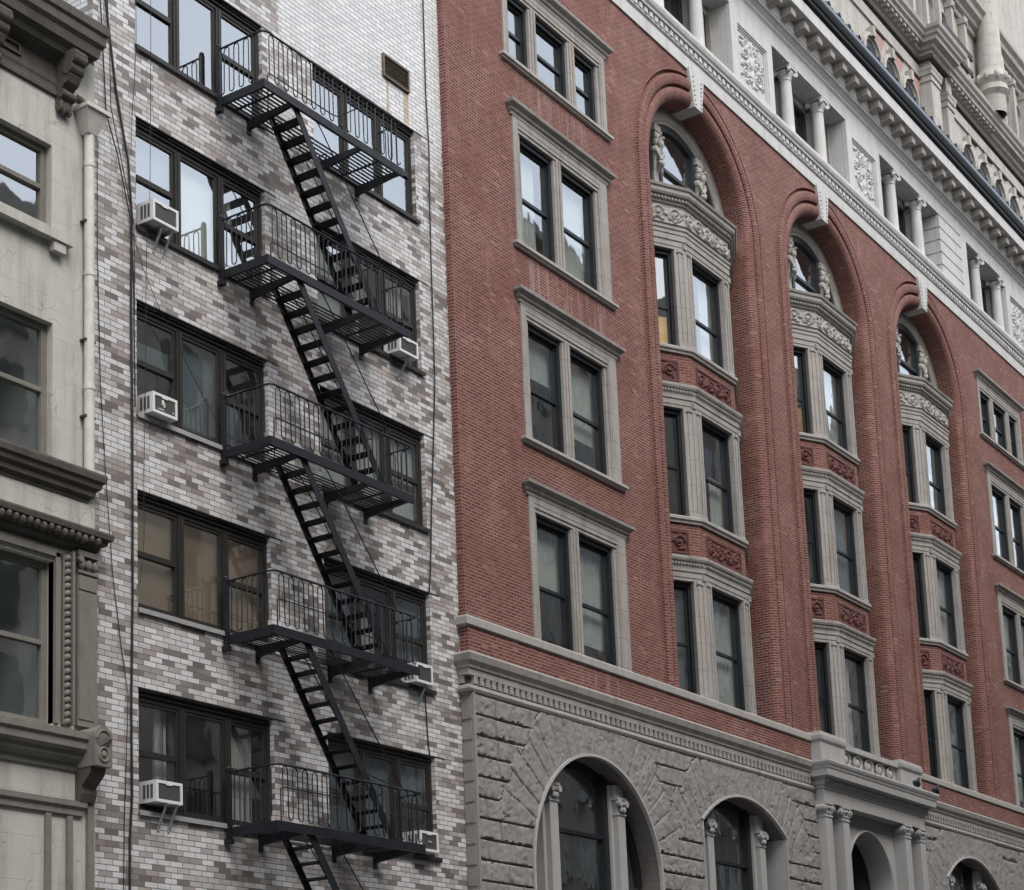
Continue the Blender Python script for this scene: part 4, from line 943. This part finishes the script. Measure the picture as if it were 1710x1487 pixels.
for base in (18.25,25.80,33.36,40.9):
    for dx in (0,2.16):
        x=base+dx
        if first is None: first=P('column',column(x),MAT['pale'],rb,True,40); fx=x
        else: copy_tree(first,(x-fx,0,0))
gaps=[(16.89,21.86),(24.40,29.38),(31.92,36.87),(39.41,43.33)]
for (a,b),base in zip(gaps,(18.25,25.80,33.36,40.9)):
    xs=[a,base+.10,base+.42,base+2.26,base+2.58,b]
    m=MB()
    m.box(a,a+.12,.40,.62,ZA,ZE); m.box(b-.12,b,.40,.62,ZA,ZE)
    for x in (base,base+2.16): m.box(x+.02,x+.40,.36,.62,ZA,ZE-.2); m.box(x+.40,x+.47,.44,.62,ZA,ZE-.2)
    m.box(a,b,.46,.62,ZE-.24,ZE+.0)
    wn=P('window',m,MAT['lime'],rb)
    for u,v in ((a+.12,base+.02),(base+.47,base+2.18),(base+2.63,b-.12)):
        s=MB().box(u,u+.07,.54,.70,ZA,ZE-.24).box(v-.07,v,.54,.70,ZA,ZE-.24).box(u+.07,v-.07,.54,.70,ZE-.38,ZE-.24).box(u+.07,v-.07,.54,.70,ZA,ZA+.1).box(u+.07,v-.07,.55,.66,ZA+.95,ZA+1.03)
        if v-u>1.2: s.box(v-.22,v-.07,.50,.70,ZA+.1,ZE-.38)
        P('sash',s,MAT['sash'],wn); P('pane',MB().quad((u,.62,ZA),(v,.62,ZA),(v,.62,ZE-.2),(u,.62,ZE-.2)),MAT['glass'],wn)
    r=MB().box(a,b,.72,3.,ZA-.1,ZE+.1); del r.f[2]; del r.uv[2]; P('room',r,MAT['roompale'],wn)
    P('blind',MB().box(base+.5,base+1.7,.80,.82,ZA,ZE),MAT['blind'],wn)
P('entablature',MB().sweep(up_,[(-.8,ZE),(.0,ZE),(.0,ZE+.46),(.02,ZE+.475),(.02,ZE+.50),(.05,ZE+.52),(.05,ZE+.58),(.11,ZE+.64),(.15,ZE+.68),(.20,ZE+.69),(.20,ZE+.76),(.22,ZE+.78),(.22,14.30),(.66,14.30),(.66,14.68),(-.5,14.70)]),MAT['pale'],rb)
first=None; x=X0+.4
while x<X1-.1:
    if first is None:
        yb=YR-.22; m=MB().box(x,x+.30,YR-.56,yb+.01,14.03,14.24).box(x-.02,x+.32,YR-.58,yb+.01,14.24,14.298)
        m.add([(x,YR-.44,14.03),(x+.30,YR-.44,14.03),(x+.30,yb,13.97),(x,yb,13.97),(x,YR-.44,14.031),(x,yb,14.031),(x+.30,YR-.44,14.031),(x+.30,yb,14.031)],[(0,3,2,1),(0,4,5,3),(1,2,7,6)])
        first=P('modillion',m,MAT['lime'],rb); fx=x
    else: copy_tree(first,(x-fx,0,0))
    x+=.876
gp=P('gutter',MB().sweep(up_,[(-.4,14.70),(.66,14.69),(.70,14.72),(.74,14.76),(.76,14.84),(.80,14.88),(.84,14.98),(.86,15.06),(.80,15.10),(-.8,15.11)]),MAT['gutter'],rb)
P('flashing_strip',MB().sweep(up_,[(.70,15.10),(.83,15.105),(.83,15.13),(.80,15.14),(.80,15.27),(.76,15.28),(.70,15.28)]),MAT['cop'],rb)
first=None; x=24.
while x<X1:
    if first is None:
        y=YR-.78; m=MB().box(x-.30,x+.30,y-.015,y+.015,15.28,15.31); m.blob((x,y,15.41),(.06,.03,.05),8,6).blob((x-.06,y,15.37),(.05,.025,.035),8,6).blob((x+.06,y,15.37),(.05,.025,.035),8,6).blob((x,y,15.35),(.03,.025,.06),8,6)
        for q in (-.2,.2): m.blob((x+q,y,15.315),(.07,.02,.03),8,6)
        first=P('roof_cresting',m,MAT['gutter'],rb); fx=x
    else: copy_tree(first,(x-fx,0,0))
    x+=.72

# ---- rock faced granite base
def vn(x,y,seed):
    xi=np.floor(x).astype(np.int64); yi=np.floor(y).astype(np.int64); fx=x-xi; fy=y-yi; fx=fx*fx*(3-2*fx); fy=fy*fy*(3-2*fy)
    def h(a,b):
        n=(a*374761393+b*668265263+seed*144665)&0x7fffffff; n=((n^(n>>13))*1274126177)&0x7fffffff; n=(n^(n>>16)); return (n%100003)/100003.
    return (h(xi,yi)*(1-fx)+h(xi+1,yi)*fx)*(1-fy)+(h(xi,yi+1)*(1-fx)+h(xi+1,yi+1)*fx)*fy
def fbm(x,y,seed,o=4):
    s=0;a=.5
    for i in range(o): s=s+a*vn(x*2**i,y*2**i,seed+i); a*=.55
    return s
RARC=[(12.85,-11.10,2.52,None),(19.52,-12.05,3.44,2.17),(34.56,-12.05,3.44,2.17),(41.23,-11.10,2.52,None)]
YG=-.215
def granite(xa,xb,za,zb,res):
    nx=int((xb-xa)/res); nz=int((zb-za)/res)
    X,Z=np.meshgrid(np.linspace(xa,xb,nx+1),np.linspace(za,zb,nz+1))
    hc=.393; wob=.012*(fbm(X*3,Z*3,5)-.5)
    row=np.floor((Z-zb)/hc); fz=(Z-zb)-row*hc; dz=np.minimum(fz,hc-fz); bed=fz
    dx=np.full_like(X,9.); bid=np.zeros_like(X)
    rr=random.Random(11)
    for r_ in range(int(row.min()),1):
        js=[xa-1.]; 
        while js[-1]<xb+1: js.append(js[-1]+rr.choice((.55,.75,.95,1.2)))
        js=np.array(js); msk=row==r_; xx=X[msk]; i=np.searchsorted(js,xx); dx[msk]=np.minimum(xx-js[i-1],js[np.minimum(i,len(js)-1)]-xx); bid[msk]=i+37*r_
    inside=np.zeros(X.shape,bool)
    for cx,zc,Ra,hw in RARC:
        Xw=X+.05*(fbm(X*2.5,Z*2.5,61,3)-.45); Zw=Z+.05*(fbm(X*2.5,Z*2.5,63,3)-.45); d=np.hypot(Xw-cx,Zw-zc); an=np.degrees(np.arctan2(Zw-zc,Xw-cx)); st=5.6 if hw else 7.5
        k=np.floor(an/st); R2=Ra+1.0+.25*np.mod(k*.618,1.)
        v=(d<R2)&(Z>zc+(Ra*.35 if not hw else Ra*.72))
        fa=(an-k*st); da=np.radians(np.minimum(fa,st-fa))*d
        dx=np.where(v,da,dx); dz=np.where(v,np.minimum(R2-d,9),dz); bid=np.where(v,k+cx*50,bid); bed=np.where(v,.2,bed)
        d=np.hypot(X-cx,Z-zc)
        if hw: inside|=((d<Ra)&(Z>zc+2.66))|((np.abs(X-cx)<hw)&(Z<=zc+2.68))
        else: inside|=((d<Ra)&(Z>zc))|((np.abs(X-cx)<Ra)&(Z<=zc))
    dj=np.minimum(dx,dz)+wob
    vz=np.zeros(X.shape,bool)
    for cx,zc,Ra,hw in RARC: vz|=(np.hypot(X-cx,Z-zc)<Ra+1.2)&(Z>zc+(Ra*.35 if not hw else Ra*.72))
    pil=np.clip(dj/.030,0,1); pil=np.where(vz,.52+.48*np.clip(dj/.026,0,1),pil); pil=pil*pil*(3-2*pil)
    sh=np.where(vz,0,bid); rock=fbm(X*2.2+sh*3.1,Z*3.4+sh*1.7,2,5); rg=np.abs(fbm(X*4+sh,Z*5,9,4)-.48)*2
    fine=fbm(X*9,Z*12,44,5); fin2=fbm(X*30,Z*34,54,2); H=-.012+pil*(.046+.034*rock+.022*rg+.022*fine+.012*fin2+.008*np.mod(bid*.618,1.))
    # broken lower arrises: ragged undercut along the bed joints
    cut=(bed<.012+.16*(fbm(X*9,Z*7+row*5,21,4)-.44))&(fbm(X*1.9,row*3.3,31,2)>.40); pit=(fbm(X*9,Z*9,77,3)>.70); H=H-.02*pit; H=np.where(cut,-.03,H)
    v=np.stack([X.ravel(),(YG-H+.03).ravel(),Z.ravel()],1)
    k=nx+1; f=[]
    ii=inside
    for i in range(nz):
        for j in range(nx):
            if ii[i,j] and ii[i+1,j] and ii[i,j+1] and ii[i+1,j+1]: continue
            f.append((i*k+j,i*k+j+1,(i+1)*k+j+1,(i+1)*k+j))
    m=MB(); m.v=v.tolist(); m.f=f; m.uv=[None]*len(f); return m
P('granite_base',granite(X0+.05,23.66,-12.7,-7.96,.028),MAT['granite'],rb,True,60)
P('granite_base',granite(30.42,X1,-12.7,-7.96,.045),MAT['granite'],rb,True,60)
m=MB().box(X0,X1,-.16,.5,GZ,-12.7).box(X0-.02,X0+.05,YG-.06,.0,GZ,-7.96)
z=-13.2
while z<-8.1: m.box(X0-.04,X0-.018,YG-.01,-.01,z+.03,z+.36); z+=.393
P('base_wall',m,MAT['granite'],rb)
for cx,zc,Ra,hw in RARC:
    rim=[(Ra+.045,YG-.04),(Ra+.045,YG-.085),(Ra-.01,YG-.09),(Ra-.02,YG-.06),(Ra-.02,YG+.0)]
    if hw:
        a=math.degrees(math.asin(hw/Ra)); m=MB().arch(cx,zc,zc,rim,30,90+a,90-a,(False,False)); zs=zc+Ra*math.cos(R(a))
        for sx in (-1,1): q=cx+sx*hw; m.box(min(q,q-sx*.04),max(q,q-sx*.04),YG-.07,.55,-13.2,zs)
    else: m=MB().arch(cx,zc,-13.2,rim,40); zs=zc
    aw=P('arched_window',m,MAT['portal'],rb,True,30)
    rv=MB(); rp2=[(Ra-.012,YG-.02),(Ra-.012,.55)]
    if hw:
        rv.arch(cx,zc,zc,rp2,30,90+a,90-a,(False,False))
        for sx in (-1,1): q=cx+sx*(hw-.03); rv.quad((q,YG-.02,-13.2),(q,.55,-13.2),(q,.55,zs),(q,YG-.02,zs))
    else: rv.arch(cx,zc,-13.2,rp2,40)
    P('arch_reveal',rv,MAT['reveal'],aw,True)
    ztp=lambda x: zc+math.sqrt(max(.01,Ra*Ra-(x-cx)**2))
    for sx in (-1,1):
        q=cx+sx*1.33; c=MB().box(q-.15,q+.15,-.02,.30,-13.2,-9.62).box(q-.17,q+.17,-.04,.32,-9.62,-9.58).box(q-.20,q+.20,-.07,.32,-9.30,-9.24).box(q-.15,q+.15,-.0,.30,-9.24,ztp(cx+sx*1.5)+.1).box(q-.15,q+.15,-.02,.3,-9.58,-9.30)
        for s2 in (-1,1): c.cyl((q+s2*.13,-.06,-9.37),(0,1,0),.07,.10,14); c.blob((q+s2*.05,-.06,-9.50),(.06,.05,.07),8,6)
        c.blob((q,-.07,-9.38),(.05,.05,.05),8,6); c.box(q-.25,q-.15,.10,.5,-13.2,ztp(cx+sx*1.5)+.1); c.box(q+.15,q+.25,.10,.5,-13.2,ztp(cx+sx*1.5)+.1)
        P('pilaster',c,MAT['portal'],aw)
    s=MB()
    for u in (cx-1.08,cx+.90): s.box(u,u+.18,.16,.34,-13.2,ztp(u)+.0)
    s.box(cx-.9,cx+.9,.20,.30,-10.15,-10.07)
    a=math.degrees(math.asin(hw/Ra)) if hw else 88
    s.arch(cx,zc,zc,[(Ra-.02,.22),(Ra-.20,.22),(Ra-.20,.34)],24,90+a,90-a,(False,False))
    P('sash',s,MAT['sash'],aw)
    hw_=hw or Ra
    P('pane',MB().add([(cx-hw_,.28,-13.2)]+[(x,.28,ztp(x)) for x in np.linspace(cx-hw_,cx+hw_,17)]+[(cx+hw_,.28,-13.2)],[tuple(range(19))]),MAT['wavy'],aw)
    r=MB().box(cx-hw_-.2,cx+hw_+.2,.56,4,-13.3,-8.2); del r.f[2]; del r.uv[2]; P('room',r,MAT['room'],aw)
    P('blind',MB().box(cx-.2,cx+.3,.9,.92,-13,-9.6),MAT['litlow' if hw else 'bluecurt'],aw)
# ---- portal
pt_=root  # (kept short)
FX0,FX1,YF=23.64,30.40,-.47
P('portal_wall',MB().wall(23.6,30.46,-13.2,-7.9,-.12,[(25.55,28.53,-13.2,-8.45)]).box(23.6,30.46,-.1,.3,-8.3,-7.4),MAT['portal'],rb)
pm=MB().arch(27.04,-10.1,-13.2,[(1.53,-.121),(1.53,-.17),(1.49,-.18),(1.47,-.14),(1.47,.5)],30)
P('portal_arch',pm,MAT['portal'],rb,True,30)
pv=MB()
xs=np.linspace(25.55,28.53,25)
za=lambda x:-10.1+math.sqrt(max(0,1.5**2-(x-27.04)**2))
P('portal_wall',MB().box(25.4,25.55,-.11,.4,-10.1,-8.2),MAT['portal'],rb) if 0 else None
m=MB()
for a,b in zip(xs,xs[1:]): m.quad((a,-.12,za(a)),(b,-.12,za(b)),(b,-.12,-8.45),(a,-.12,-8.45))
r=MB().box(25.5,28.6,.45,3,-13.3,-8.5); del r.f[2]; del r.uv[2]
PP=[(FX0,.0),(FX0,YF),(FX1,YF),(FX1,.0)]
en=MB().sweep(PP,[(-.40,-8.22),(.0,-8.22),(.0,-7.89),(.03,-7.87),(.03,-7.82),(.07,-7.79),(.09,-7.74),(.09,-7.66),(.17,-7.62),(.27,-7.60),(.28,-7.44),(.30,-7.41),(.31,-7.37),(.34,-7.32),(.36,-7.26),(.35,-7.21),(-.4,-7.18)])
u=FX0-.05
while u<FX1+.05: en.box(u,u+.075,YF-.15,YF-.08,-7.73,-7.665); u+=.14
P('portal_entablature',en,MAT['portal'],rb)
for a,b in ((FX0,25.15),(28.90,FX1)):
    p_=MB().box(a,b,YF,-.05,-7.18,-6.62); p_.sweep([(a,0),(a,YF),(b,YF),(b,0)],[(-.05,-6.66),(.02,-6.65),(.05,-6.60),(.06,-6.50),(.03,-6.48),(.02,-6.40),(-.3,-6.37)])
    P('pedestal',p_,MAT['portal'],rb)
bl_=MB().box(25.15,28.90,YF+.05,-.05,-6.64,-6.50).box(25.15,28.90,YF+.07,-.05,-7.18,-7.08)
bl_.box(25.15,28.90,YF+.20,-.05,-7.08,-6.64)
for i in range(5):
    c=25.52+.752*i; bl_.tube([(c+.245*math.cos(t),YF+.15,-6.86+.185*math.sin(t)) for t in np.linspace(0,2*math.pi,29)[:-1]],.035,6,True); bl_.blob((c,YF+.2,-6.87),(.17,.10,.145),14,10)
    for q in range(3): bl_.blob((c+.376,YF+.19,-6.98+.10*q),(.07,.05,.028),8,6)
P('balustrade',bl_,MAT['portal'],rb)
for x in (FX0,24.70,28.86,29.96):
    c=MB().box(x+.02,x+.42,YF+.01,YF+.36,-14.2,-8.60).box(x,x+.44,YF-.01,YF+.38,-8.60,-8.55).box(x,x+.44,YF-.01,YF+.38,-8.50,-8.46).box(x+.02,x+.42,YF+.01,YF+.36,-8.55,-8.50)
    c.box(x+.0,x+.44,YF,YF+.37,-8.46,-8.40); c.box(x-.04,x+.48,YF-.04,YF+.38,-8.275,-8.222); c.box(x+.0,x+.44,YF+.01,YF+.36,-8.40,-8.275)
    for q in (x-.01,x+.45): c.cyl((q,YF+.10,-8.37),(0,1,0),.095,.26,18); c.cyl((q,YF-.04,-8.37),(0,1,0),.045,.06,12)
    c.blob((x+.22,YF-.02,-8.36),(.09,.05,.05),8,6)
    P('portal_column',c,MAT['portal'],rb)
P('portal_spandrel',m,MAT['portal'],rb); P('porch_room',r,MAT['room'],rb)

# ================================================================== TALL ORNATE BUILDING BEHIND
fb=root('ornate_stone_building','tall pale stone building with small arcades and salmon panels rising behind the dark gutter','building',(56,6,GZ))
YU=4.; FP=[(38.,YU),(47.9,YU),(47.9,YU-.55),(49.5,YU-.55),(49.5,YU),(66,YU)]
P('wall',MB().box(36,76,YU+.02,18,GZ,48),MAT['farstone'],fb)
ar=[]
c=42.83
while c<47.4: ar.append(c); c+=1.90
c=53.0
while c<64: ar.append(c); c+=1.90
for c in ar:
    am=MB().arch(c,23.30,22.4,[(.86,YU),(.86,YU-.14),(.72,YU-.16),(.70,YU-.05),(.62,YU-.05),(.60,YU+.01)],20); am.box(c-.12,c+.12,YU-.24,YU,24.0,24.42)
    o=P('arcade_arch',am,MAT['farstone'],fb,True,35)
    v=[(c-.60,YU-.02,22.4)]+[(c-.60*math.cos(math.pi*i/14),YU-.02,23.3+.60*math.sin(math.pi*i/14)) for i in range(15)]+[(c+.6,YU-.02,22.4)]
    P('dark_opening',MB().add(v,[tuple(range(len(v)))]),MAT['cable'],o)
    if c<50:
        t=MB(); q=c+.95
        t.add([(q-.55,YU-.04,24.62),(q+.55,YU-.04,24.62),(q,YU-.04,23.75),(q-.55,YU+.01,24.62),(q+.55,YU+.01,24.62),(q,YU+.01,23.75)],[(0,2,1),(0,1,4,3),(1,2,5,4),(2,0,3,5)]); P('salmon_panel',t,MAT['farred'],o)
    P('panel_molding',MB().box(c+.35,c+1.5,YU-.10,YU,24.66,24.74),MAT['darkstone'],o)
for a in (47.95,50.25):
    w_=.95 if a<50 else .75; y=YU-.50 if a<50 else YU-.30
    p_=MB().box(a,a+w_,y,YU,19,24.55); p_.sweep([(a,YU),(a,y),(a+w_,y),(a+w_,YU)],[(-.05,24.50),(.05,24.52),(.05,24.66),(.02,24.68),(.02,24.76),(.08,24.80),(.10,24.95),(.13,25.0),(.13,25.10),(-.1,25.1)]); p_.box(a+.05,a+w_-.05,y,YU,25.1,25.9)
    P('pilaster',p_,MAT['farstone'],fb)
P('band_course',MB().sweep([(36,YU),(66,YU)],[(-.05,24.80),(.06,24.82),(.06,25.30),(-.05,25.32)]),MAT['farstone'],fb)
P('cornice',MB().sweep(FP,[(-.05,25.55),(.10,25.58),(.12,25.70),(.25,25.76),(.30,25.86),(.50,25.92),(.52,26.06),(.62,26.12),(.64,26.22),(.74,26.30),(.78,26.44),(-.1,26.5)]),MAT['farstone'],fb)
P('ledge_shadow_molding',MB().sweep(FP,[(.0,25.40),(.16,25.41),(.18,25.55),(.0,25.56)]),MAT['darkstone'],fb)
P('balcony_rail',MB().box(50.6,54.0,YU-.32,YU-.22,27.55,27.78).box(50.6,54.1,YU-.32,YU-.22,28.35,28.62),MAT['cable'],fb)

for x in np.arange(41.2,62,1.55):
    if abs(x-55.6)<1.0: continue
    q=MB().box(x-.13,x+.13,YU-.28,YU,26.5,29.9).box(x-.19,x+.19,YU-.34,YU,29.9,30.2).box(x-.17,x+.17,YU-.32,YU,26.5,26.8); q.blob((x,YU-.30,30.02),(.16,.1,.12),8,6); P('upper_pilaster',q,MAT['farstone'],fb)
    if abs(x-54.5)<2.6 or x>60: continue
    a=MB().arch(x+.775,28.9,26.9,[(.52,YU),(.52,YU-.12),(.42,YU-.14),(.40,YU+.0)],14); o=P('upper_arch',a,MAT['farstone'],fb,True,35)
    P('dark_opening',MB().add([(x+.375,YU-.015,26.9)]+[(x+.775-.4*math.cos(math.pi*t/10),YU-.015,28.9+.4*math.sin(math.pi*t/10)) for t in range(11)]+[(x+1.175,YU-.015,26.9)],[tuple(range(13))]),MAT['bluecurt'],o)
P('upper_cornice',MB().sweep([(36,YU),(66,YU)],[(-.05,30.15),(.12,30.2),(.14,30.4),(.30,30.45),(.34,30.6),(.55,30.7),(.6,30.9),(.75,31.0),(.78,31.15),(-.1,31.2)]),MAT['farstone'],fb)
for x in np.arange(42.2,56,.42):
    P('frieze_block',MB().box(x,x+.2,YU-.45,YU-.1,25.78,25.93),MAT['farstone'],fb) if not 47.2<x<50.2 else None
m=MB().lathe([(.50,26.4),(.52,27.2),(.70,27.4),(.62,27.7),(.78,27.95),(.66,28.2),(.55,28.5),(.56,29.0),(.50,29.2),(.50,46)],55.6,YU-.6,20)
for i in range(10): t=2*math.pi*i/10; m.blob((55.6+.68*math.cos(t),YU-.6+.68*math.sin(t),28.0),(.14,.14,.2),8,6)
P('corner_column',m,MAT['farstone'],fb,smooth=True)

# ================================================================== PIGEONS
def pigeon(x,y,z,label,flip=1):
    o=root('pigeon',label,'bird',(x,y,z),'pigeons on the portal cornice')
    b=MB(); q=Matrix.Rotation(.45*flip,3,'Y')
    b.blob((x,y,z+.13),(.15,.085,.085),12,8,q); b.blob((x+.12*flip,y,z+.22),(.06,.05,.075),10,8); b.blob((x+.15*flip,y,z+.285),(.048,.042,.045),10,8)
    b.blob((x-.18*flip,y,z+.075),(.11,.05,.018),8,6,q); b.blob((x+.20*flip,y,z+.275),(.03,.01,.01),6,4); b.blob((x-.03*flip,y-.07,z+.14),(.13,.025,.06),10,6,q); b.blob((x-.03*flip,y+.07,z+.14),(.13,.025,.06),10,6,q)
    p_=P('body',b,MAT['bird'],o); md=p_.modifiers.new('remesh','REMESH'); md.mode='VOXEL'; md.voxel_size=.009; md.use_smooth_shade=True
    for s in (-1,1): P('leg',MB().tube([(x+.02,y+.03*s,z+.07),(x+.02,y+.03*s,z)],.007,5),MAT['terra'],o)
pigeon(29.42,-.72,-7.185,'dark pigeon on the portal cornice in front of the right pedestal')
pigeon(31.0,-.66,-7.187,'dark pigeon on the right end of the portal cornice before red brick')

# ================================================================== STREET AND BUILDINGS ACROSS IT
def S(name,m,mat): o=P(name,m,mat); o['kind']='structure'; return o
S('ground',MB().box(-400,400,-400,400,GZ-1,GZ-.15),MAT['asphalt'])
S('road',MB().box(-400,400,-20.4,-4.2,GZ-.15,GZ-.13),MAT['asphalt'])
S('pavement',MB().box(-400,400,-4.2,0.0,GZ-.15,GZ),MAT['walk'])
S('pavement',MB().box(-400,400,-24.0,-20.4,GZ-.15,GZ),MAT['walk'])
def opp(x0,x1,zt,mat,label,fl,nb):
    o=root('apartment_building',label,'building',((x0+x1)/2,-32,GZ))
    P('wall',MB().box(x0,x1,-44,-24,GZ,zt),MAT[mat],o); P('cornice',MB().box(x0,x1,-24,-23.4,zt-.8,zt+.2),MAT['oppb'],o)
    h=(zt-GZ-6)/fl; w_=(x1-x0)/nb; f=None
    for i in range(fl):
        for j in range(nb):
            x=x0+w_*(j+.28); z=GZ+5+h*i
            if f is None:
                f=P('window',MB().box(x,x+w_*.44,-24.05,-23.96,z,z+h*.6).box(x-.1,x+w_*.44+.1,-24.,-23.8,z-.2,z),MAT['oppg'],o); fp=(x,z)
            else: copy_tree(f,(x-fp[0],0,z-fp[1]))
opp(-45,-22,9,'oppb','pale buff building across the street, low and far left',6,6)
opp(-21.9,8,11,'oppa','brown brick building across the street facing the beige house',7,7)
opp(8.1,33,14,'oppb','buff building across the street facing the fire escape',8,6)
opp(33.1,47,18,'oppa','brown brick building across the street facing the red arches',9,5)
opp(47.1,60,25.5,'oppb','tall buff stone building across the street between two brown ones',10,5)
opp(60.1,78,22,'oppa','wide brown building across the street right of the tall buff one',9,6)
opp(78.1,92,26,'oppb','tallest buff building across the street at far right',10,5)
opp(92.1,125,23,'oppa','long dark brown building across the street at the far right end',9,9)
